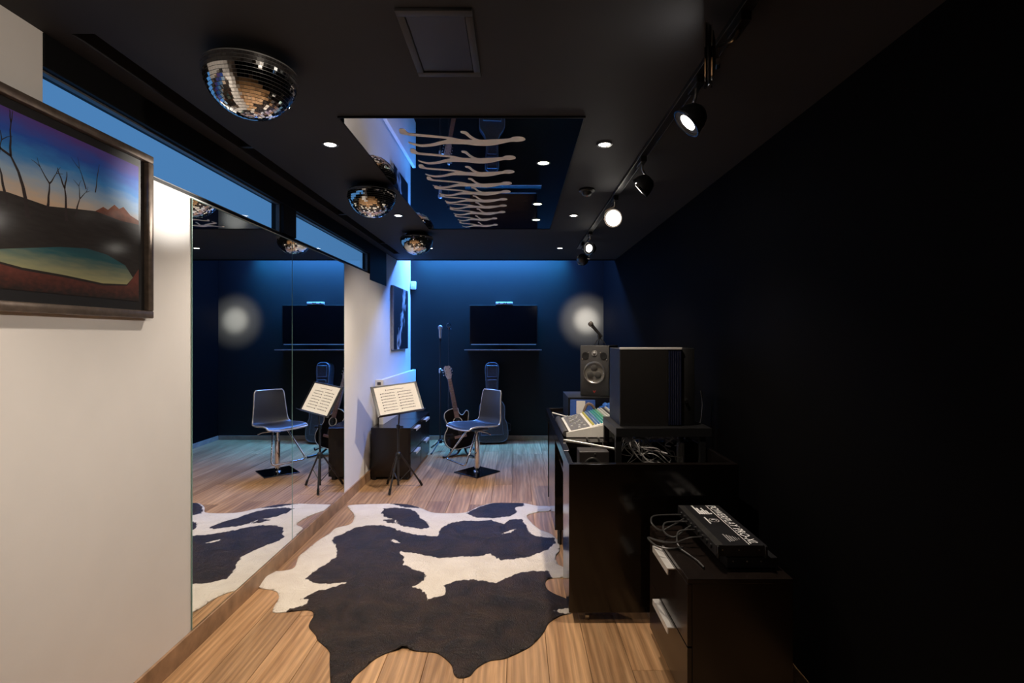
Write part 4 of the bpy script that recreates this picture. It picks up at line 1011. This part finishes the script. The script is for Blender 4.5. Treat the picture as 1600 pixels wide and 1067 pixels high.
gs = thing('guitar_stand', 'black tubular floor stand holding the acoustic guitar', 'guitar stand', (-0.66, 6.30, 0))
MB().tube(fillet([(-0.20, -0.20, 0.014), (-0.06, -0.13, 0.03), (0.0, 0.08, 0.10), (0.06, -0.10, 0.03), (0.17, -0.20, 0.014)], 0.05), 0.012, 10).build('front_legs', M_BLACKM, gs, True)
MB().tube([(0.0, 0.08, 0.10), (0.02, 0.34, 0.012)], 0.012, 10).build('rear_leg', M_BLACKM, gs, True)
MB().tube([(0.0, 0.08, 0.08), (-0.02, 0.16, 0.42)], 0.011, 10).build('post', M_BLACKM, gs, True)
MB().tube(fillet([(-0.13, -0.155, 0.10), (-0.13, -0.14, 0.070), (-0.12, 0.06, 0.072), (0.12, 0.075, 0.072), (0.14, -0.08, 0.068), (0.14, -0.10, 0.10)], 0.03), 0.009, 8).build('cradle', M_BLACKPL, gs, True)
b = MB(); b.tube(fillet([(-0.20, -0.20, 0.014), (-0.215, -0.208, 0.014)], 0.01), 0.016, 10); b.tube([(0.17, -0.20, 0.014), (0.185, -0.208, 0.014)], 0.016, 10); b.build('rubber_tip', M_BLACKPL, gs, True)

# ---------------------------------------------------------------- guitar case against the far wall
gc = thing('guitar_case', 'dark guitar case with pale piping upright against the far wall behind the swivel chair', 'guitar case', (-0.335, 6.98, 0.0), (math.radians(-4), 0, math.radians(6)))
hc = [(0.0, 0.0), (0.12, 0.004), (0.19, 0.03), (0.215, 0.10), (0.20, 0.24), (0.168, 0.32), (0.172, 0.42), (0.160, 0.50), (0.105, 0.58), (0.078, 0.68), (0.082, 0.86), (0.090, 0.96), (0.080, 1.04), (0.04, 1.07), (0.0, 1.072)]
outl = [Vector((x, 0, z)) for x, z in hc] + [Vector((-x, 0, z)) for x, z in hc[-2:0:-1]]
outl = smoothline(outl, 3, True); poly = [(p.x, p.z + 0.02) for p in outl]
MB().prism(poly, -0.085, 0.075).build('shell', M_CASE, gc)
MB().tube([Vector((x, -0.085, z)) for x, z in poly], 0.006, 6, True).build('piping', M_CASETRIM, gc, True)
def pocket(z0, z1, w0, w1):
    pl = [(-w0, z0), (w0, z0), (w1, z1), (-w1, z1)]
    MB().prism(pl, -0.105, -0.086).build('pocket', M_CASE, gc)
    MB().tube([Vector((x, -0.105, z)) for x, z in pl], 0.005, 6, True).build('pocket_piping', M_CASETRIM, gc, True)
pocket(0.90, 1.05, 0.062, 0.068); pocket(0.69, 0.86, 0.060, 0.058); pocket(0.12, 0.42, 0.15, 0.12)
MB().tube(fillet([(0.215, -0.03, 0.16), (0.25, -0.03, 0.17), (0.25, -0.03, 0.26), (0.195, -0.03, 0.27)], 0.02), 0.009, 8).build('handle', M_BLACKPL, gc, True)
MB().box(-0.10, -0.108, 0.20, -0.05, -0.1055, 0.225, 0.002).build('name_tag', M_WHITEPL, gc)
b = MB()
for sx in (-0.11, 0.11): b.box(sx - 0.02, -0.06, 0.0, sx + 0.02, 0.06, 0.024, 0.003)
b.build('bumper', M_BLACKPL, gc)

# ---------------------------------------------------------------- microphone stands
def mic_stand(x, y, ztop, label, rot):
    t = thing('microphone_stand', label, 'microphone stand', (x, y, 0), (0, 0, rot), 'microphone stands by the far wall')
    for a in (100, 220, 340):
        ca, sa = math.cos(math.radians(a)), math.sin(math.radians(a))
        MB().tube([(ca * 0.02, sa * 0.02, 0.13), (ca * 0.21, sa * 0.21, 0.012)], 0.007, 8).build('leg', M_BLACKM, t, True)
        MB().tube([(ca * 0.20, sa * 0.20, 0.02), (ca * 0.225, sa * 0.225, 0.011)], 0.0105, 8).build('rubber_foot', M_BLACKPL, t, True)
    MB().lathe([(0.012, 0.10), (0.026, 0.105), (0.028, 0.14), (0.014, 0.155)], None, 18).build('hub', M_BLACKPL, t, True)
    MB().cyl((0, 0, 0.10), (0, 0, 1.02), 0.0095).build('lower_pole', M_BLACKM, t, True)
    MB().cyl((0, 0, 1.0), (0, 0, ztop), 0.006).build('upper_pole', M_BLACKM, t, True)
    b = MB(); b.lathe([(0.010, 0.985), (0.017, 0.99), (0.018, 1.04), (0.008, 1.05)], None, 16); b.cyl((0.012, 0, 1.015), (0.045, 0, 1.02), 0.007, 0.010, 10)
    b.build('clutch', M_STEEL, t, True)
    return t
ta = mic_stand(-0.965, 6.48, 1.40, 'microphone stand holding the silver microphone', 0.5)
MB().lathe([(0.006, 1.395), (0.013, 1.40), (0.015, 1.425), (0.013, 1.428)], None, 14).build('clip', M_BLACKPL, ta, True)
t = thing('silver_microphone', 'silver handheld microphone upright on its stand by the far wall', 'microphone', (-0.965, 6.48, 1.428))
MB().lathe([(0.0, 0.0), (0.013, 0.0), (0.016, 0.03), (0.019, 0.10), (0.021, 0.112), (0.0, 0.112)], None, 20).build('body', mat('satin_silver', (0.72, 0.73, 0.75), 0.3, 0.4, var=0.03), t, True)
MB().lathe([(0.019, 0.112), (0.028, 0.122), (0.030, 0.138), (0.024, 0.156), (0.010, 0.165), (0.0, 0.166)], None, 20).build('grille', mat('grille_silver', (0.55, 0.56, 0.58), 0.4, 0.6, var=0.3, scale=500), t, True)
tb_ = mic_stand(-0.905, 6.84, 1.56, 'tall empty microphone stand behind the guitar neck', -0.2)
MB().tube([Vector((0.026 * math.cos(a), 0, 1.60 + 0.028 * math.sin(a))) for a in np.linspace(0, 2 * PI, 20, endpoint=False)], 0.006, 8, True).build('shock_mount', M_DCHROME, tb_, True)
b = MB(); b.box(-0.016, -0.014, 1.545, 0.016, 0.014, 1.572, 0.003); b.cyl((0.016, 0, 1.556), (0.034, 0, 1.545), 0.006, n=10); b.build('swivel_joint', M_DCHROME, tb_, True)

# ---------------------------------------------------------------- cowhide rug
def z5(pts): return [F(380 + x / 2.963, 770 + y / 2.963) for x, y in pts]
OUT = [(485,62),(520,57),(560,55),(620,54),(685,52),(760,55),(822,72),(870,92),(940,97),(1030,93),(1080,70),(1150,50),(1230,48),(1300,50),(1360,62),(1422,65),(1420,85),(1370,90),(1315,105),(1325,130),(1370,170),(1430,195),(1462,235),(1465,270),(1445,300),(1460,335),(1485,350),(1490,390),(1420,398),(1400,415),(1405,445),(1440,470),(1500,495),(1540,530),(1515,560),(1470,570),(1415,605),(1390,650),(1340,705),(1290,735),(1210,770),(1140,780),(1080,815),(1050,850),(1000,860),(975,840),(965,800),(930,765),(890,742),(830,738),(765,728),(745,710),(725,728),(670,742),(610,772),(560,815),(520,850),(490,890),(450,945),(418,950),(405,890),(400,780),(400,740),(380,715),(345,685),(335,660),(305,625),(310,600),(325,575),(320,550),(280,545),(190,555),(140,555),(140,535),(165,490),(155,460),(120,450),(70,440),(80,410),(95,385),(92,355),(120,352),(150,365),(205,360),(240,345),(255,300),(290,270),(345,225),(400,190),(430,165),(490,150),(510,130),(512,100),(490,75)]
BIG = [(285,405),(330,425),(390,430),(480,420),(430,440),(330,470),(270,500),(305,502),(300,520),(200,548),(100,700),(200,1000),(900,1100),(1700,900),(1560,600),(1515,567),(1440,552),(1520,535),(1560,480),(1480,440),(1425,390),(1415,368),(1340,368),(1290,375),(1220,400),(1170,425),(1110,415),(1060,408),(985,412),(930,435),(935,480),(890,490),(855,505),(850,490),(825,455),(780,440),(800,435),(840,410),(845,385),(835,375),(790,360),(740,335),(745,325),(745,300),(715,275),(740,280),(800,285),(850,295),(910,310),(1000,300),(1090,300),(1145,288),(1150,295),(1195,318),(1250,315),(1330,300),(1400,275),(1448,240),(1440,215),(1400,212),(1345,205),(1315,175),(1305,150),(1290,127),(1230,130),(1205,150),(1150,130),(1100,135),(1020,135),(950,148),(905,180),(900,207),(800,200),(730,185),(690,165),(640,155),(580,155),(520,165),(470,190),(420,210),(412,235),(430,250),(430,305),(350,355)]
PT2 = [(640,100),(650,78),(700,72),(770,78),(810,100),(815,120),(855,145),(862,165),(830,175),(770,165),(725,160),(705,130),(660,120)]
PT2b = [(645,130),(700,130),(708,150),(670,145)]
PT3 = [(685,55),(700,45),(760,48),(822,75),(750,72)]
PT4 = [(1030,100),(1080,75),(1140,52),(1200,40),(1290,42),(1305,65),(1255,72),(1270,95),(1240,112),(1160,122),(1080,120)]
SL1 = [(680,222),(700,224),(728,240),(700,238)]; SL2 = [(1195,197),(1225,182),(1262,172),(1240,188)]
outw = [(p.x, p.y) for p in smoothline(z5(OUT), 3, True)]
# ragged edge
rg = random.Random(9)
OUTP = np.array(outw)
def sdist(poly, pts):
    A = np.asarray(poly, float); B = np.roll(A, -1, 0)
    dmin = np.full(len(pts), 1e9); inside = np.zeros(len(pts), bool); nearest = np.zeros((len(pts), 2))
    for a, c in zip(A, B):
        ab = c - a; L = ab.dot(ab) + 1e-12
        t = np.clip(((pts - a) @ ab) / L, 0, 1); q = a + t[:, None] * ab
        d = np.hypot(*(pts - q).T); m = d < dmin; dmin[m] = d[m]; nearest[m] = q[m]
        cond = ((a[1] > pts[:, 1]) != (c[1] > pts[:, 1]))
        with np.errstate(divide='ignore', invalid='ignore'):
            xi = a[0] + (pts[:, 1] - a[1]) / (c[1] - a[1] + 1e-15) * (c[0] - a[0])
        inside ^= cond & (pts[:, 0] < xi)
    return np.where(inside, dmin, -dmin), nearest
ST = 0.0125
mn, mx2 = OUTP.min(0) - 2 * ST, OUTP.max(0) + 2 * ST
nx, ny = int((mx2[0] - mn[0]) / ST) + 1, int((mx2[1] - mn[1]) / ST) + 1
gx, gy = np.meshgrid(mn[0] + np.arange(nx) * ST, mn[1] + np.arange(ny) * ST, indexing='ij')
pts = np.stack([gx.ravel(), gy.ravel()], 1)
sd, near_ = sdist(OUTP, pts)
ins = sd > 0
cell = (sd.reshape(nx, ny) > 0.0)
any_ = cell[:-1, :-1] | cell[1:, :-1] | cell[:-1, 1:] | cell[1:, 1:]
use = np.zeros((nx, ny), bool)
for i, j in ((0, 0), (1, 0), (0, 1), (1, 1)): use[i:nx - 1 + i, j:ny - 1 + j] |= any_
pos = np.where(ins[:, None], pts, near_)
# interior points very near the edge snap on to it as well
close = ins & (sd < ST * 0.3); pos[close] = near_[close]
sdp = np.where(ins & ~close, sd, 0.0)
cols = [sdist(np.array([(p.x, p.y) for p in z5(q)]), pos)[0] for q in (BIG, PT2, PT2b, PT3, PT4)]
coat = np.max(cols, 0)
for q in (SL1, SL2): coat = np.minimum(coat, -sdist(np.array([(p.x, p.y) for p in z5(q)]), pos)[0])
idx = -np.ones(nx * ny, int); ids = np.where(use.ravel())[0]; idx[ids] = np.arange(len(ids))
lip = F(380 + 80 / 2.963, 770 + 410 / 2.963)       # the curled left tip
verts = []
for i in ids:
    x, y = pos[i]; e = min(sdp[i] / 0.03, 1.0)
    z = 0.0045 + 0.0035 * e + 0.004 * (mnoise.noise(Vector((x * 3.1, y * 3.1, 0))) + 0.4) * e
    dl = math.hypot(x - lip.x, y - lip.y)
    if dl < 0.12: z += 0.030 * (1 - dl / 0.12) ** 1.5
    dn = math.hypot(x - F(631, 1011).x, y - F(631, 1011).y)
    if dn < 0.07: z += 0.016 * (1 - dn / 0.07)
    verts.append((x, y, z))
faces = []
I = idx.reshape(nx, ny)
for i in range(nx - 1):
    for j in range(ny - 1):
        if any_[i, j]: faces.append((I[i, j], I[i + 1, j], I[i + 1, j + 1], I[i, j + 1]))
me = bpy.data.meshes.new('cowhide_rug'); me.from_pydata(verts, [], faces)
at_ = me.attributes.new('coat', 'FLOAT', 'POINT'); at_.data.foreach_set('value', coat[ids].astype(np.float32))
bm = bmesh.new(); bm.from_mesh(me)
bmesh.ops.remove_doubles(bm, verts=bm.verts, dist=0.0005)
be = [e for e in bm.edges if e.is_boundary]
r = bmesh.ops.extrude_edge_only(bm, edges=be)
for v in [g for g in r['geom'] if isinstance(g, bmesh.types.BMVert)]: v.co.z = max(0.0006, v.co.z - 0.004)
bmesh.ops.recalc_face_normals(bm, faces=bm.faces)
bm.to_mesh(me); bm.free()
me.polygons.foreach_set('use_smooth', [True] * len(me.polygons))
m = bpy.data.materials.new('cowhide'); m.use_nodes = True; nt = m.node_tree; bs = nt.nodes['Principled BSDF']
an = nd(nt, 'ShaderNodeAttribute'); an.attribute_name = 'coat'
tc = nd(nt, 'ShaderNodeTexCoord')
mp = nd(nt, 'ShaderNodeMapping'); mp.inputs['Scale'].default_value = (1.0, 0.45, 1.0); mp.inputs['Rotation'].default_value = (0, 0, 0.5); nt.links.new(tc.outputs['Object'], mp.inputs[0])
n1 = nd(nt, 'ShaderNodeTexNoise'); n1.inputs['Scale'].default_value = 45; n1.inputs['Detail'].default_value = 6; nt.links.new(mp.outputs[0], n1.inputs['Vector'])
a1 = nd(nt, 'ShaderNodeMath', operation='MULTIPLY_ADD'); a1.inputs[1].default_value = 0.050; nt.links.new(n1.outputs['Fac'], a1.inputs[0]); nt.links.new(an.outputs['Fac'], a1.inputs[2])
mr = nd(nt, 'ShaderNodeMapRange'); mr.inputs['From Min'].default_value = 0.0225; mr.inputs['From Max'].default_value = 0.0285; nt.links.new(a1.outputs[0], mr.inputs['Value'])
n2 = nd(nt, 'ShaderNodeTexNoise'); n2.inputs['Scale'].default_value = 7.0; n2.inputs['Detail'].default_value = 7; n2.inputs['Roughness'].default_value = 0.65; n2.inputs['Distortion'].default_value = 0.6; nt.links.new(tc.outputs['Object'], n2.inputs['Vector'])
rk = nd(nt, 'ShaderNodeValToRGB'); e = rk.color_ramp.elements
e[0].position = 0.35; e[0].color = (0.007, 0.0048, 0.0042, 1); e[1].position = 0.70; e[1].color = (0.040, 0.022, 0.014, 1)
nt.links.new(n2.outputs['Fac'], rk.inputs[0])
rw = nd(nt, 'ShaderNodeValToRGB'); e = rw.color_ramp.elements
e[0].position = 0.3; e[0].color = (0.70, 0.62, 0.52, 1); e[1].position = 0.7; e[1].color = (0.80, 0.73, 0.63, 1)
nt.links.new(n2.outputs['Fac'], rw.inputs[0])
mxn = nd(nt, 'ShaderNodeMixRGB'); nt.links.new(mr.outputs[0], mxn.inputs['Fac']); nt.links.new(rw.outputs[0], mxn.inputs[1]); nt.links.new(rk.outputs[0], mxn.inputs[2])
nt.links.new(mxn.outputs[0], bs.inputs['Base Color'])
bs.inputs['Roughness'].default_value = 0.42; bs.inputs['Specular IOR Level'].default_value = 0.30; bs.inputs['Sheen Weight'].default_value = 0.03
n3 = nd(nt, 'ShaderNodeTexNoise'); n3.inputs['Scale'].default_value = 260; n3.inputs['Detail'].default_value = 2; nt.links.new(mp.outputs[0], n3.inputs['Vector'])
n4 = nd(nt, 'ShaderNodeMath', operation='MULTIPLY_ADD'); n4.inputs[1].default_value = 0.22; nt.links.new(n3.outputs['Fac'], n4.inputs[0]); nt.links.new(n2.outputs['Fac'], n4.inputs[2])
bpn = nd(nt, 'ShaderNodeBump'); bpn.inputs['Strength'].default_value = 0.8; bpn.inputs['Distance'].default_value = 0.030; nt.links.new(n4.outputs[0], bpn.inputs['Height']); nt.links.new(bpn.outputs[0], bs.inputs['Normal'])
me.materials.append(m)
o = bpy.data.objects.new('cowhide_rug', me); COL.objects.link(o)
tag(o, 'black and white cowhide rug spread on the oak floor', 'rug')

# ---------------------------------------------------------------- loose pieces become parts of their own
def split_pieces(o, newname):
    bm = bmesh.new(); bm.from_mesh(o.data); bm.verts.ensure_lookup_table()
    seen = set(); groups = []
    for v in bm.verts:
        if v in seen: continue
        st = [v]; seen.add(v); g = []
        while st:
            q = st.pop(); g.append(q)
            for e in q.link_edges:
                w_ = e.other_vert(q)
                if w_ not in seen: seen.add(w_); st.append(w_)
        groups.append({x.index for x in g})
    for g in groups:
        b2 = bm.copy(); b2.verts.ensure_lookup_table()
        bmesh.ops.delete(b2, geom=[v for v in b2.verts if v.index not in g], context='VERTS')
        me = bpy.data.meshes.new(newname); b2.to_mesh(me); b2.free()
        for mm in o.data.materials: me.materials.append(mm)
        try: me.set_sharp_from_angle(angle=math.radians(40))
        except Exception: pass
        n = bpy.data.objects.new(newname, me); COL.objects.link(n)
        n.parent = o.parent; n.location = o.location; n.rotation_euler = o.rotation_euler
        for ch in children(o): pass
    bm.free(); bpy.data.objects.remove(o, do_unlink=True)
SPLIT = {'bumper': 'bumper', 'cone_lobe': 'cone_lobe', 'ears': 'rack_ear', 'edge_trim': 'edge_trim', 'eyes': 'eye', 'feet': 'foot', 'rubber_feet': 'rubber_foot', 'screw': 'screw', 'screws': 'screw', 'wall_bracket': 'wall_bracket', 'rail_lip': 'rail_lip', 'sockets': 'socket', 'rubber_tip': 'rubber_tip', 'side_flange': 'side_flange', 'glazing_bead': 'glazing_bead', 'polished_edge': 'polished_edge', 'castor': 'castor'}
STUFF = {'knob_row', 'fader_caps', 'strings', 'frets', 'printed_notes', 'small_print', 'fine_print'}
for o in list(bpy.data.objects):
    if o.type != 'MESH' or o.parent is None: continue
    base = o.name.split('.')[0]
    if base in STUFF: o['kind'] = 'stuff'
    elif base in SPLIT: split_pieces(o, SPLIT[base])
    elif base == 'frame' and o.parent.name.split('.')[0] in ('access_hatch', 'framed_picture'): split_pieces(o, 'frame_bar')
